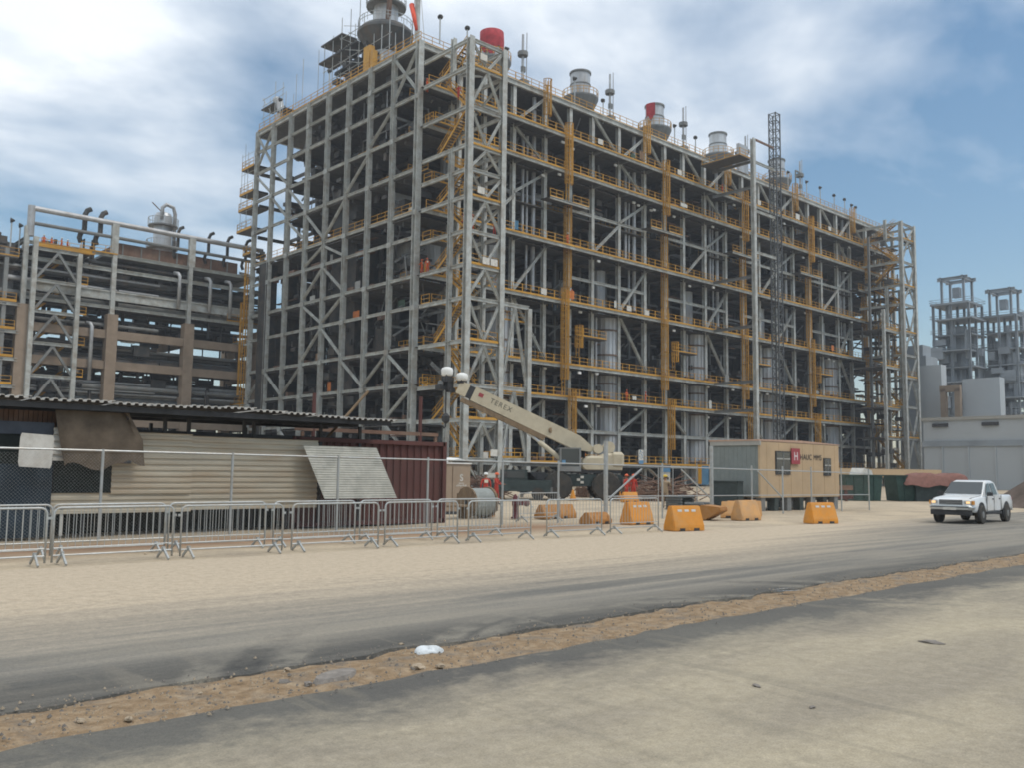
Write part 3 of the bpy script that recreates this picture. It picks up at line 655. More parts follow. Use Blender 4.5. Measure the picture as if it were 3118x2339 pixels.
b.build('inner_framing', steel2, mod, kind='stuff'); b4.build('cable_tray', rust, mod, kind='stuff'); b5.build('wall_panel', clad, mod, kind='stuff')
for k in range(64):
    right = rnd.random() < .7; m_ = rnd.choice(tarpcols); w, h = rnd.uniform(.5, 1.8), rnd.uniform(.5, 1.3); z = rnd.choice(DK if right else LV[4:])+rnd.uniform(.2, .5)
    bb = MB(); pts = []
    for i in range(6):
        for q in range(3): pts.append((w*(i/5-.5), .05*math.sin(i*1.9+k), h*(1-q/2)+.04*math.sin(i*2.3+q)))
    bb.poly(pts, [(3*i+q, 3*i+3+q, 3*i+4+q, 3*i+q+1) for i in range(5) for q in range(2)])
    if right: o = bb.build('hung_sheet', m_, mod, world=False); o.location = Vector((rnd.uniform(69, 184), YW-.09 if rnd.random() < .5 else Y0+rnd.random()*2, z))-mod.location
    else: o = bb.build('hung_sheet', m_, mod, world=False); o.location = Vector((X0+rnd.uniform(.2, 3), rnd.uniform(86, 122), z))-mod.location; o.rotation_euler = (0, 0, R(90))
b = MB()                                                  # gusset plates where braces meet the columns
for i, y in enumerate(YC):
    for k, z in enumerate(LV[1:]):
        if (i+k) % 3 == 0: b.box((X0-.27, y, z-.1), (.04, .9, .62))
b.build('gusset_plate', steel, mod, kind='stuff')
b = MB()                                                  # yellow rails along the inner walkways
for z in (47.6, 42.7, 38.0, 24.8, 16.3, 11.9):
    for xa, xb in ((63, 70), (74, 92), (96, 118), (122, 140), (146, 170)):
        for h in (.6, 1.1): b.box(((xa+xb)/2, 88.0, z+h), (xb-xa, .05, .05))
        for k in range(int(xb-xa)): b.box((xa+k, 88.0, z+.55), (.05, .05, 1.1))
b.build('inner_railing', yellow, mod, kind='stuff')
# railed platforms hung off the far left corner
for z, l in ((48.4, 4.0), (44.4, 4.4), (41.9, 4.6), (38.6, 4.9), (34.6, 2.5)):
    MB().box((X0+.9, Y1+l/2+.3, z), (2.6, l, .34)).build('deck_panel', grating, mod)
    MB().box((X0-.42, Y1+l/2+.3, z+.05), (.05, l, .3)).build('toe_plate', yellow, mod)
    handrail((X0-.38, Y1+.4, z+.16), (X0-.38, Y1+l+.3, z+.16), mod); handrail((X0-.38, Y1+l+.25, z+.16), (X0+2.2, Y1+l+.25, z+.16), mod)
for y, z0, z1 in ((Y1+2.4, 38.6, 51), (Y1+4.4, 38.6, 51), (Y1+3.4, 44, 52.5)):
    member('hanger', (X0-.3, y, z0), (X0-.3, y, z1), .08, .08, galv, mod, 'T')
for z in [38.6+1.5*k for k in range(9)]: member('scaffold_tube', (X0-.3, Y1+.3, z), (X0-.3, Y1+4.6, z), .06, .06, galv, mod, 'T')
caged_ladder((X0+.4, Y1+1.9, 21.3), 12.2, mod, rz=R(-60)); caged_ladder((X0-.2, Y1+1.6, 10.6), 16.4, mod, rz=R(-60))
member('beam', (X0, Y1, 21.0), (X0, Y1+7, 21.0), .34, .5, steel, mod); member('beam', (X0, Y1, 11.2), (X0, Y1+7, 11.2), .34, .5, steel, mod); member('beam', (X0, Y1, 31), (X0, Y1+4.5, 32.2), .3, .4, steel, mod)
for z in (21.2, 11.4):
    handrail((X0-.1, Y1+.2, z+.1), (X0-.1, Y1+5.5, z+.1), mod)

# ------------------------------------------------------------------ stair towers at the corners
def stair_tower(xa, xb, ya, yb, levels, top, label, front_levels, flip=False, extra=False):
    t = thing('stair_tower', label, 'stair tower', ((xa+xb)/2, (ya+yb)/2, 0))
    ym = (ya+yb)/2-1.4
    for x, y, z1, s in ((xa, ya, top, .68), (xb, ya, top, .66), (xb, yb-.9, top, .5), (xa, ym, levels[3], .5), (xb, ym, levels[3], .45)):
        member('column', (x, y, 0), (x, y, z1), s, s, steel, t, up=(0, 1, 0))
    member('column', (xa, ym, levels[1]), (xa, ym, top+.8), .5, .5, steel, t, up=(0, 1, 0))
    for z in levels:
        member('beam', (xa, ya, z), (xa, yb-.3, z), .3, .44, steel, t)
        member('beam', (xa+.3, ya, z), (xb-.3, ya, z), .3, .42, steel, t); member('beam', (xb, ya, z), (xb, yb-.9, z), .28, .4, steel, t)
    for k in range(len(levels)-1):                        # chevrons on the front, diagonals on the flank
        a, c = levels[k], levels[k+1]; xm = (xa+xb)/2
        if k % 2 == 0:
            for xs in (xa+.25, xb-.25): member('brace', (xs, ya-.05, a-.3), (xm, ya-.05, c+.2), .26, .26, steel, t)
        else:
            for xs in (xa+.25, xb-.25): member('brace', (xm, ya-.05, a-.2), (xs, ya-.05, c+.3), .26, .26, steel, t)
        p, q = ((xb, ya, a-.2), (xb, yb-1, c+.2)) if k % 2 else ((xb, yb-1, a-.2), (xb, ya, c+.2))
        member('brace', p, q, .22, .22, steel, t)
    zs = list(reversed([z for z in levels if z > 2])); zs = zs[:]
    for k in range(len(zs)-1):
        z0, z1 = zs[k]+.25, zs[k+1]+.25; xs = xa+1.2+(0 if k % 2 else 1.3)
        yl, yh = (ya+1.6, yb-2.2) if k % 2 == 0 else (yb-2.2, ya+1.6)
        stair_flight((xs, yl, z0), (xs, yh, z1), t)
        yo = ya+.75 if k % 2 else yb-1.3
        MB().box(((xa+xb)/2, yo, z0-.05), (xb-xa-.5, 1.5, .1)).build('landing', grating, t)
        if k % 2:
            handrail((xa+.3, ya+.05, z0), (xb-.3, ya+.05, z0), t)
            MB().box(((xa+xb)/2, ya-.16, z0-.02), (xb-xa-.7, .05, .24)).build('toe_plate', yellow, t)
        else:
            handrail((xa+.12, yb-2.1, z0), (xa+.12, yb-.5, z0), t); handrail((xa+.3, yb-2.2, z0), (xb-.3, yb-2.2, z0), t)
        handrail((xa+.12, ya+.2, z0), (xa+.12, ya+1.6, z0), t)
    if extra:                                             # lower annex bay to the right
        xe = xb+4.4
        member('column', (xe, ya, 0), (xe, ya, 20.8), .6, .6, steel, t, up=(0, 1, 0))
        for z in (20.9, 11.24, 3.13): member('beam', (xb+.3, ya, z), (xe, ya, z), .3, .46, steel, t)
        for a, c in ((20.6, 11.6), (10.9, 3.5), (2.9, .1)):
            for xs in (xb+.25, xe-.25): member('brace', ((xb+xe)/2, ya-.05, a), (xs, ya-.05, c), .28, .28, steel, t)
        for z in (19.2, 10.6, 3.4): handrail((xb, ya+.5, z), (xe, ya+.5, z), t)
    return t
TL = [50.4, 47.3, 42.6, 38.2, 35.4, 32.3, 28.4, 24.6, 20.9, 16.1, 11.24, 7.4, 3.13, .3]
stair_tower(62.4, 67.4, 75.7, 84.6, TL, 50.7, 'tall braced stair tower with yellow stairs at the near corner of the module', None, extra=True)
stair_tower(170.1, 175.6, 75.7, 84.6, [50.6, 47.6, 43.1, 38.5, 34.8, 29.4, 25, 20.7, 15, 9, 3.1, .3], 51.0, 'braced stair tower at the far right end of the module', None)
ft = [o for o in bpy.data.objects if o.name.startswith('stair_tower') and o.parent is None and o.location.x > 150][0]
for z in (48.6, 45.2, 43.1, 40.6, 38.5, 36.4, 34.8, 32, 29.4, 27, 25, 22.6, 20.7, 17.6, 15, 11.8, 9, 6, 3.1):
    w = rnd.uniform(2.6, 5.2); MB().box((170.3+w/2, 81.6+rnd.uniform(-1.6, 1.2), z+.1), (w, rnd.uniform(2.2, 5.0), .14)).build('landing', grating, ft)
    handrail((170.3, 79.2+rnd.uniform(-1.5, 1.5), z+.2), (170.3+w, 79.2, z+.2), ft)
for z in (29.4, 22.4, 14.6, 9.0):
    MB().box((167.2, 79.6, z), (6.2, 6.0, .2)).build('landing', grating, ft); handrail((164, 76.6, z+.1), (170, 76.6, z+.1), ft); member('beam', (163.6, 76.5, z-.2), (170.2, 76.5, z-.2), .28, .4, steel, ft)
member('column', (163.6, 76.5, 0), (163.6, 76.5, 33), .5, .5, steel, ft); member('column', (166.6, 80.5, 0), (166.6, 80.5, 48), .4, .4, steel2, ft)
b = MB()
for k in range(70):
    x, y, z = rnd.uniform(164, 175.2), rnd.uniform(77, 84.6), rnd.uniform(2, 49)
    if x < 169.5 and z > 31: continue
    c = rnd.random()
    if c < .5: b.tube((x, y, z), (x, y, min(50, z+rnd.uniform(2, 8))), rnd.choice((.06, .1, .16)), 6)
    else: b.box((x, y, z), (rnd.uniform(.4, 2.2), rnd.uniform(.4, 2), rnd.uniform(.2, 1.2)))
b.build('pipes_and_boxes', darkeq2, ft, kind='stuff')
# support post and ties in the middle of the long face
sp = thing('support_frame', 'slim grey post with tie beams halfway along the long module face', 'steel frame', (119.3, 75.7, 0))
member('post', (119.3, 75.7, 0), (119.3, 75.7, 53.9), .62, .62, steel, sp, up=(0, 1, 0))
for z in (50.3, 46.2, 32.2, 24.5, 16.0, 11.6): member('tie_beam', (119.3, 76, z), (119.3, 83.2, z), .28, .45, steel2, sp)
for z in (50.3, 42.5, 36): member('tie_beam', (119.6, 75.7, z), (125.4, 75.7, z), .24, .4, steel, sp)
member('tie_beam', (119.3, 75.7, 53.9), (125.2, 75.7, 53.9), .2, .3, rust, sp, 'B')
MB().box((117.6, 79.6, 50.6), (3.0, 7.2, .12)).build('deck_panel', grating, sp); handrail((116.2, 76, 50.66), (119.1, 76, 50.66), sp); handrail((116.2, 76, 50.66), (116.2, 83, 50.66), sp)
MB().box((123, 80, 52.6), (2.6, .5, 4.6)).build('grey_panel', clad, sp)
# lattice hoist mast
mm = thing('lattice_mast', 'dark lattice hoist mast rising above the module roof', 'mast', (126.4, 76.2, 0))
s = .62; cx, cy_ = 126.4, 76.2
for sx in (-s, s):
    for sy_ in (-s, s): member('chord', (cx+sx, cy_+sy_, 0), (cx+sx, cy_+sy_, 60), .16, .16, mastm, mm, 'B')
n = 42; h = 60/n
lat = MB()
for k in range(n+1):
    z = min(59.9, k*h+.05); c4 = [(cx-s, cy_-s), (cx+s, cy_-s), (cx+s, cy_+s), (cx-s, cy_+s)]
    for a, c in zip(c4, c4[1:]+c4[:1]):
        lat.bar((*a, z), (*c, z), .1)
        if k < n: lat.bar((*a, z), (*c, min(59.9, z+h)) if k % 2 else (*c, z+h), .06)
lat.build('lattice_bracing', mastm, mm)
# ------------------------------------------------------------------ things standing on the module roof
RZ = 53.3
sx5 = [84.8, 104.0, 123.2, 142.4, 163.2]
lab5 = ['pale exhaust stack wrapped at the top in a red cover, nearest the stair tower', 'plain grey exhaust stack second from the stair tower', 'grey exhaust stack with a red patch of cover on its left rim',
        'plain grey exhaust stack just left of the grey support post', 'grey exhaust stack half hidden behind the dark lattice mast']
for i, x in enumerate(sx5):
    t = thing('exhaust_stack', lab5[i], 'chimney', (x, 98, RZ), 0, 'exhaust stacks along the module roof')
    r = 1.62; zt = 66.8
    MB().lathe([(r, RZ), (r, 62.0), (r, 62.0), (r*1.0, zt)], (x, 98, 0), 24).build('flue', clad, t, smooth=False)
    MB().lathe([(r+.02, zt-.25), (r+.16, zt-.25), (r+.16, zt+.05), (r+.02, zt+.05)], (x, 98, 0), 24).build('top_rim', steel2, t)
    MB().lathe([(r-.1, zt+.02), (r-.1, zt+.03)], (x, 98, 0), 24).build('mouth', black, t)
    MB().lathe([(r+.02, 64.6), (r+.10, 64.6), (r+.10, 64.75), (r+.02, 64.75)], (x, 98, 0), 24).build('band', steel2, t)
    MB().lathe([(r, 60.4), (r+.5, 60.4), (r+1.35, 62.2), (r+1.35, 62.45), (r, 62.45)], (x, 98, 0), 20).build('ring_platform', steel2, t)
    b = MB()
    for k in range(20):
        a = 2*math.pi*k/20; p = Vector((x+(r+1.3)*math.cos(a), 98+(r+1.3)*math.sin(a), 62.45)); q = Vector((x+(r+1.3)*math.cos(a+math.pi/10), 98+(r+1.3)*math.sin(a+math.pi/10), 62.45))
        b.box(p+Vector((0, 0, .55)), (.07, .07, 1.1)); b.bar(p+Vector((0, 0, 1.1)), q+Vector((0, 0, 1.1)), .07); b.bar(p+Vector((0, 0, .6)), q+Vector((0, 0, .6)), .06)
    b.build('handrail', yellow, t)
    if i == 0:
        b = MB(); n = 30; pts = []
        for k in range(n):
            a = 2*math.pi*k/n; low = 63.6+.9*math.sin(5*a)*math.cos(2*a+1)+.4*math.sin(3*a)
            for rr, z in ((r+.18, low), (r+.2+.05*math.sin(7*a), 65.6), (r+.17, zt+.15), (.05, zt+.45)): pts.append((x+rr*math.cos(a), 98+rr*math.sin(a), z))
        b.poly(pts, [(4*k+j, 4*((k+1) % n)+j, 4*((k+1) % n)+j+1, 4*k+j+1) for k in range(n) for j in range(3)]); b.build('red_cover', redcloth, t, smooth=True)
    if i == 2:
        b = MB(); pts = []; m_ = 9
        for k in range(m_):
            a = math.pi*(.90+.33*k/(m_-1)); pts += [(x+(r+.1)*math.cos(a), 98+(r+.1)*math.sin(a), 64.2+.5*math.sin(k)), (x+(r+.19)*math.cos(a), 98+(r+.19)*math.sin(a), zt+.05)]
        b.poly(pts, [(2*k, 2*k+2, 2*k+3, 2*k+1) for k in range(m_-1)]); b.build('red_cover', redcloth, t, smooth=True)
for i, x in enumerate([83.7, 102.2, 120.8, 139.4, 158.4]):
    lab = ['thin vent mast rising right of the red covered stack', 'thin vent mast between the second and third stacks', 'thin vent mast between the third and fourth stacks', 'thin vent mast just left of the grey support post', 'thin vent mast right of the lattice mast, with a bracket frame'][i]
    t = thing('vent_mast', lab, 'mast', (x, 90, RZ), 0, 'thin masts along the module roof')
    MB().tube((x, 90, RZ), (x, 90, 63.5), .22, 8, .16).tube((x+.75, 90, RZ+1), (x+.75, 90, 64.0), .07, 6).build('mast_pipe', pipe_m, t)
    MB().lathe([(.2, 60.3), (.75, 60.3), (.75, 60.9), (.2, 60.9)], (x, 90, 0), 8).build('collar', steel2, t)
    MB().box((x+.3, 90, 55.2), (1.2, .8, 3.4)).box((x+.1, 90, 58.4), (.6, .4, .8)).build('base_frame', steel2, t)
    if i == 4:
        MB().bar((x-1.7, 90, 55), (x-1.7, 90, 61.3), .2).bar((x-1.7, 90, 61.2), (x+.4, 90, 61.2), .25).bar((x-1.7, 90, 58), (x, 90, 58), .15).build('bracket', steel2, t)
FL = [(62.6, 106.5, 57.0, 'floodlight pole on the left roof edge halfway along'), (62.9, 121, 57.4, 'floodlight pole at the far left end of the roof edge'), (64.5, 84.2, 57.2, 'dark floodlight on a pole above the top of the near stair tower'), (68.3, 83.6, 56.9, 'floodlight pole just left of the red covered stack'),
      (76.6, 85.5, 57.6, 'floodlight on the roof edge just right of the red covered stack'), (89.6, 85.5, 57.6, 'floodlight pole left of the second stack beside the yellow ladder hoop'), (95.6, 85.5, 56.2, 'floodlight pole just right of the second stack'), (112.5, 85.5, 57.0, 'floodlight pole right of the red patched stack'),
      (118.0, 85.5, 56.6, 'floodlight pole left of the fourth stack'), (129.8, 85.5, 57.0, 'double floodlight right of the fourth stack'), (146.2, 85.5, 57.5, 'floodlight pole right of the lattice mast'), (152.8, 85.5, 57.2, 'floodlight pole right of the bracketed vent mast'), (157.8, 85.5, 57.2, 'floodlight on the plain roof edge, first of the far group'),
      (163.2, 85.5, 56.9, 'floodlight on the plain roof edge, second of the far group'), (167.4, 85.5, 57.0, 'darkest floodlight near the far right end of the roof'), (170.2, 85.5, 56.4, 'floodlight near the far stair tower, left of two'), (174.0, 86.5, 57.0, 'floodlight near the far stair tower, right of two'), (175.4, 90, 56.0, 'last floodlight at the extreme right end of the roof')]
fl0 = None
for i, (x, y, zt, lab) in enumerate(FL):
    if fl0 is None:
        fl0 = thing('floodlight_pole', lab, 'floodlight', (x, y, RZ), .4, 'floodlights along the module roof')
        MB().tube((0, 0, 0), (0, 0, 3.5), .09, 6).build('pole', galv, fl0, world=False)
        MB().lathe([(.05, -.2), (.16, -.15), (.36, .22), (.34, .26)], (0, 0, 0), 10, 'Y').box((0, -.1, 0), (.2, .3, .2)).build('lamp_head', darkeq, fl0, world=False).location = (0, -.1, 3.5)
        index_kids()
    else: dup(fl0, (x, y, RZ+zt-57.0), rnd.uniform(-1, 1), lab)
# scaffolded vessel at the back left
t = thing('scaffolded_vessel', 'tall vessel with a dark round platform wrapped in scaffolding on the roof', 'vessel', (74, 110, RZ))
cx, cyy = 74, 110
MB().lathe([(1.7, RZ), (1.8, 62), (1.85, 66), (1.75, 80)], (cx, cyy, 0), 20).build('vessel_body', clad, t)
MB().lathe([(1.9, 64.2), (2.5, 64.6), (4.0, 66.6), (4.25, 66.9), (4.25, 67.3), (3.7, 67.9), (1.8, 67.9), (1.8, 64.2)], (cx, cyy, 0), 24).build('round_platform', darkeq2, t)
MB().lathe([(1.8, 71.4), (3.0, 71.4), (3.0, 71.7), (1.8, 71.7)], (cx, cyy, 0), 20).build('upper_platform', steel2, t)
b = MB(); n = 24
for rr, z0 in ((4.1, 67.9), (3.0, 71.7)):
    for k in range(n):
        a = 2*math.pi*k/n; p = Vector((cx+rr*math.cos(a), cyy+rr*math.sin(a), z0)); q = Vector((cx+rr*math.cos(a+2*math.pi/n), cyy+rr*math.sin(a+2*math.pi/n), z0))
        b.box(p+Vector((0, 0, .6)), (.06, .06, 1.2))
        for h in (.6, 1.15): b.bar(p+Vector((0, 0, h)), q+Vector((0, 0, h)), .07)
b.build('platform_rail', galv, t)
MB().bar((72.5, 107.6, 66), (72.3, 106, 72.6), .3).path([(73, 108, 68), (72.6, 107, 72), (73.2, 106.2, 75), (74, 106.8, 77)], .4, 8).build('side_duct', rust, t)
b = MB(); bd = MB()
for yy in (104.5, 106.5, 108.5, 110.5, 112.5, 115, 117.5, 120, 122.5):
    for xx in (71, 73.4):
        zt = (73 - (yy-112)*.42 if yy > 112 else 66.4)+rnd.uniform(0, 1.2); b.tube((xx, yy, RZ), (xx, yy, zt), .07, 6)
for z in [55+1.9*k for k in range(8)]:
    ye = 122.8 if z < 66.5 else 118
    for xx in (71, 73.4): b.tube((xx, 111.5, z), (xx, ye, z), .06, 5)
    for yy in (112.5, 115, 117.5): b.tube((70.6, yy, z), (74, yy, z), .05, 5)
    if z < 66: b.tube((71, 104, z), (71, 111.5, z), .05, 5)
    if rnd.random() < .6: b.tube((71, 112, z), (71, 117, z+1.9), .05, 5)
for z, ya, yb in ((69.0, 117.2, 123.4), (66.3, 113, 124), (63.2, 114, 119), (60.2, 112.5, 121), (57.4, 114, 119)): bd.box((72.2, (ya+yb)/2, z), (2.8, yb-ya, .22))
for k in range(46): bd.box((rnd.uniform(71, 73.4), rnd.uniform(108.5, 119), rnd.uniform(56, 66)), (1.2, rnd.uniform(.5, 2.2), rnd.uniform(.2, .7)))
b.build('scaffold_tube', galv, t); bd.build('scaffold_board', darkeq, t, kind='stuff')
MB().box((70.4, 108.8, 58.6), (.9, 1.6, 10.2)).box((70.2, 107.2, 58), (.7, .8, 9)).build('yellow_lift_shaft', yellow, t)
for y in (106.4, 110.5): member('leg', (71, y, RZ), (71, y, 62), .4, .4, steel, t)
member('brace', (71, 112.5, RZ), (71, 113.6, 59), .25, .25, yellow, t, 'B')
t = thing('scaffolded_duct', 'small elbow duct with plank staging at the far left of the roof', 'duct', (64.6, 124.3, RZ))
MB().path([(64.6, 124.0, RZ), (64.6, 124.0, 57), (64.6, 124.6, 58.4), (64.6, 125.6, 59.0)], .62, 10).build('elbow', clad, t)
MB().box((64.6, 126.6, 58.0), (2.0, 4.0, .2)).box((64.6, 122.4, 56.3), (1.6, 2.4, .15)).build('staging', darkeq, t)
b = MB()
for y in (122, 124.4, 126, 128):
    for x in (63.8, 65.6): b.tube((x, y, RZ), (x, y, 59+rnd.random()*2.4), .05, 5)
for z in (55, 56.6, 58.6, 59.6): b.tube((63.8, 121.5, z), (63.8, 128.6, z), .05, 5)
b.tube((63.8, 128.6, 60), (64, 126, 57), .05, 5); b.build('scaffold_tube', galv, t)
for x, y, z1, lab in ((63, 114.6, 61.4, 'very thin aerial rod on the left roof edge'), (66, 122, 62.5, 'thin aerial rod behind the elbow duct'), (68, 119, 66, 'thin tall rod left of the scaffolded vessel')):
    tag(MB().tube((x, y, RZ), (x, y, z1), .05, 6).build('aerial_rod', galv), lab, 'aerial', 'thin aerial rods on the roof')
t = thing('windsock_pole', 'grey pole with a drooping red orange windsock above the near roof corner', 'windsock', (68, 93.7, RZ))
MB().tube((68, 93.7, RZ), (68, 93.7, 74), .36, 10).build('pole', steel, t)
MB().tube((67.6, 94.5, 63.6), (67.2, 92.75, 59.4), .36, 10, .2).build('windsock', orangered, t, smooth=True)
MB().tube((68, 93.7, 69), (66.2, 89.2, RZ+.4), .05, 5).tube((68, 93.7, 70), (70.5, 99.5, RZ+.4), .05, 5).build('guy_rope', galv, t)

# ------------------------------------------------------------------ pipe rack at the left
Yr = 130.0
rk = thing('pipe_rack', 'long dark pipe rack on tan columns packed with pipework left of the module', 'pipe rack', (45, 134, 0))
for x in (20.5, 31.9, 43.2, 54.1, 65.5):
    for y in (Yr, Yr+11): member('concrete_column', (x, y, 0), (x, y, 23), 1.45, 1.45, conc, rk, 'B'); member('upper_column', (x, y, 23), (x, y, 33.5 if y > Yr or x in (31.9, 20.5) else 35.9), .6, .6, steel, rk)
    for z in (8, 12, 15.9, 20.2): member('cross_beam', (x, Yr, z), (x, Yr+11, z), .9, 1.0, conc, rk, 'B')
    for z in (25.5, 29.3, 31.8): member('cross_beam', (x, Yr, z), (x, Yr+11, z), .4, .6, steel2, rk)
for z in (15.9, 20.2, 8):
    for xa, xb in ((31.9, 43.2), (43.2, 54.1), (54.1, 65.5)): member('concrete_beam', (xa+.7, Yr, z), (xb-.7, Yr, z), .8, 1.15, conc, rk, 'B')
for z, hh in ((25.7, 1.3), (29.3, .5), (31.4, .45), (24.0, .4)):
    for xa, xb in ((31.9, 43.2), (43.2, 54.1), (54.1, 65.5)): member('steel_beam', (xa, Yr, z), (xb, Yr, z), .4, hh, steel, rk)
member('header_pipe', (32.3, Yr, 36.0), (65.5, Yr, 36.0), .75, .75, pipe_m, rk, 'T'); member('header_pipe', (32.4, Yr, 34.0), (65.5, Yr, 34.0), .5, .5, steel2, rk, 'T')
member('header_pipe', (32.3, Yr, 32.2), (32.3, Yr, 36.3), .95, .95, pipe_m, rk, 'T')
for x in (43.1, 54.2): member('post', (x, Yr, 31.5), (x, Yr, 36), .9, .7, steel, rk, 'B')
MB().box((52.7, Yr+4, 32.5), (18, 7, 1.9)).build('air_cooler_bank', rust, rk); MB().box((52.7, Yr+4, 31.3), (22, 8, .35)).build('deck_panel', steel2, rk)
for k in range(7):
    x = 44.4+k*2.6; MB().box((x, Yr+.42, 32.5), (.16, .1, 1.9)).build('stiffener', steel2, rk)
for x in (39.3, 41.4, 52.4, 57.1, 60.1, 63.1):
    big = x < 45; s_ = .30 if big else .2
    MB().path([(x-.5, Yr+.5, 32.6), (x-.75, Yr+.5, 33.2), (x-.6, Yr+.5, 33.9), (x-.15, Yr+.5, 34.4), (x-.15, Yr+.5, 36.6), (x+.1, Yr+.5, 37.2), (x+.6, Yr+.5, 37.5)], s_+.05, 8).build('gooseneck_vent', darkeq, rk, smooth=True)
for x, z0, z1 in ((52.3, 25.2, 30.2), (57.0, 25.0, 30.1), (60.2, 24.6, 30.1), (40.5, 13.6, 21.4)):
    MB().path([(x, Yr-.7, z0), (x, Yr-.7, z1-.4), (x-.15, Yr-.5, z1), (x-.5, Yr+.2, z1+.15)], .27, 8).build('bent_pipe', pipe_m, rk, smooth=True)
for k in range(190):
    z = rnd.choice((6, 9, 10.6, 13, 14.2, 17, 18.4, 21.2, 22.6, 24.6, 26.6, 27.6, 30.0, 12, 16.6))+rnd.uniform(-.3, .6); y = Yr+rnd.uniform(.6, 10.6); r = rnd.choice((.12, .18, .25, .35, .5))
    xa = rnd.choice((18, 22, 30, 32, 40)); xb = rnd.choice((50, 58, 66, 66, 66)); member('pipe', (xa, y, z), (xb, y, z), 2*r, 2*r, rnd.choice((darkeq2, darkeq2, steel2, steel2, pipe_m)), rk, 'T')
b = MB()
for k in range(520):
    x = rnd.uniform(20, 65); y = Yr+rnd.uniform(.5, 11); z = rnd.uniform(3, 31)
    if rnd.random() < .5: b.tube((x, y, z), (x, y, z+rnd.uniform(1.5, 5)), rnd.choice((.1, .15, .25)), 6)
    else: b.box((x, y, z), (rnd.uniform(.6, 3), rnd.uniform(.5, 2), rnd.uniform(.4, 1.6)))
b.build('valves_and_branch_pipes', darkeq, rk, kind='stuff')
b = MB()                                                  # cable tray floors and low plant that close the lower storeys
for z, f in ((8.6, .8), (12.6, .6), (16.6, .6), (20.9, .7), (26.2, .7), (31.2, .85)):
    for k in range(22):
        if rnd.random() < f: b.box((20+2.1*k, Yr+6+rnd.uniform(-2, 2), z), (2.0, rnd.uniform(5, 9), .25))
        if rnd.random() < .62: b.box((20+2.1*k, Yr+9.5+rnd.uniform(-3, 1), z+rnd.uniform(.6, 2.4)), (rnd.uniform(1, 2.1), .5, rnd.uniform(.6, 2.4)))
for k in range(14): b.box((22+3.2*k, Yr+7, 3.4), (3.1, 5, 6.5))
for k in range(30): b.box((21+1.5*k, Yr+10.8, rnd.choice((4.6, 6.8, 9.5, 13, 17))), (1.4, .4, rnd.uniform(1.6, 3.4)))
for k in range(20): b.box((21+2.2*k, Yr+10.6, rnd.choice((10, 14, 18.2, 5))), (2.1, .5, rnd.uniform(2.2, 3.8)))
b.build('cable_tray', darkeq2, rk, kind='stuff')
handrail((38.6, Yr-.3, 31.5), (43.5, Yr-.3, 31.5), rk); handrail((60, Yr-.3, 24.2), (65, Yr-.3, 24.2), rk)
v = thing('rack_vessel', 'upright grey vessel with a hooped pipe on top of the pipe rack', 'vessel', (52.8, 138, 31.5))
MB().lathe([(1.35, 31.5), (1.35, 40.4), (1.1, 41.0), (.4, 41.3)], (52.8, 138, 0), 18).build('vessel_body', clad, v)
MB().path([(52.2, 137, 39.8), (52.2, 137, 41.7), (52.8, 137, 42.3), (53.9, 137, 42.0), (54.2, 137, 41), (54.2, 137, 36)], .3, 8).build('overhead_pipe', pipe_m, v, smooth=True)
MB().lathe([(1.35, 38.9), (2.2, 38.9), (2.2, 39.1), (1.35, 39.1)], (52.8, 138, 0), 16).lathe([(1.35, 35.4), (2.3, 35.4), (2.3, 35.6), (1.35, 35.6)], (52.8, 138, 0), 16).build('platform', steel2, v)
b = MB()
for rr, z in ((2.2, 39.1), (2.3, 35.6)):
    for k in range(14):
        a = 2*math.pi*k/14; p = Vector((52.8+rr*math.cos(a), 138+rr*math.sin(a), z)); q = Vector((52.8+rr*math.cos(a+.449), 138+rr*math.sin(a+.449), z)); b.box(p+Vector((0, 0, .55)), (.07, .07, 1.1)); b.bar(p+Vector((0, 0, 1.1)), q+Vector((0, 0, 1.1)), .08)
b.build('platform_rail', galv, v)
MB().bar((50.6, 137, 42.2), (52.6, 137, 40.6), .12).build('davit', rust, v)
# the braced tower in front of the rack, far left
bt = thing('braced_tower', 'grey X braced steel tower with railings in front of the pipe rack', 'steel tower', (35.5, 132.5, 0))
lv = [30.5, 26.3, 22.17, 17.97, 13.64, 9.3, 5]
for x in (32.8, 38.35):
    for y in (Yr-1.0, Yr+4.5): member('column', (x, y, 0), (x, y, 32.0 if x < 35 else 30.6), .58, .58, steel, bt)
for k, z in enumerate(lv):
    for y in (Yr-1.0, Yr+4.5): member('beam', (32.8, y, z), (38.35, y, z), .3, .42, steel, bt)
    member('beam', (32.8, Yr-1, z), (32.8, Yr+4.5, z), .3, .42, steel, bt); member('beam', (38.35, Yr-1, z), (38.35, Yr+4.5, z), .3, .42, steel, bt)
    if k < len(lv)-1:
        z2 = lv[k+1]
        if k > 0 or True:
            member('brace', (35.6, Yr-1.05, z-.3), (33.1, Yr-1.05, z2+.3), .32, .32, steel2, bt, 'B'); member('brace', (35.6, Yr-1.05, z-.3), (38.1, Yr-1.05, z2+.3), .32, .32, steel2, bt, 'B')
        if k > 0: stair_flight((33.6, Yr+2.2, z+.2), (37.8, Yr+2.2, lv[k-1]+.2), bt)
        MB().box((35.6, Yr+3.6, z+.1), (5.4, 1.6, .1)).build('landing', grating, bt); handrail((38.4, Yr-.9, z+.2), (39.6, Yr-.9, z+.2), bt)
handrail((32.8, Yr-1.1, 30.8), (38.3, Yr-1.1, 30.8), bt); handrail((38.35, Yr-1.1, 30.8), (40.2, Yr-1.1, 30.8), bt); MB().box((36, Yr+1.6, 30.75), (7.6, 5, .1)).build('deck_panel', grating, bt)
MB().box((36.2, Yr-1.25, 31.0), (7.2, .06, .5)).build('toe_plate', yellow, bt)
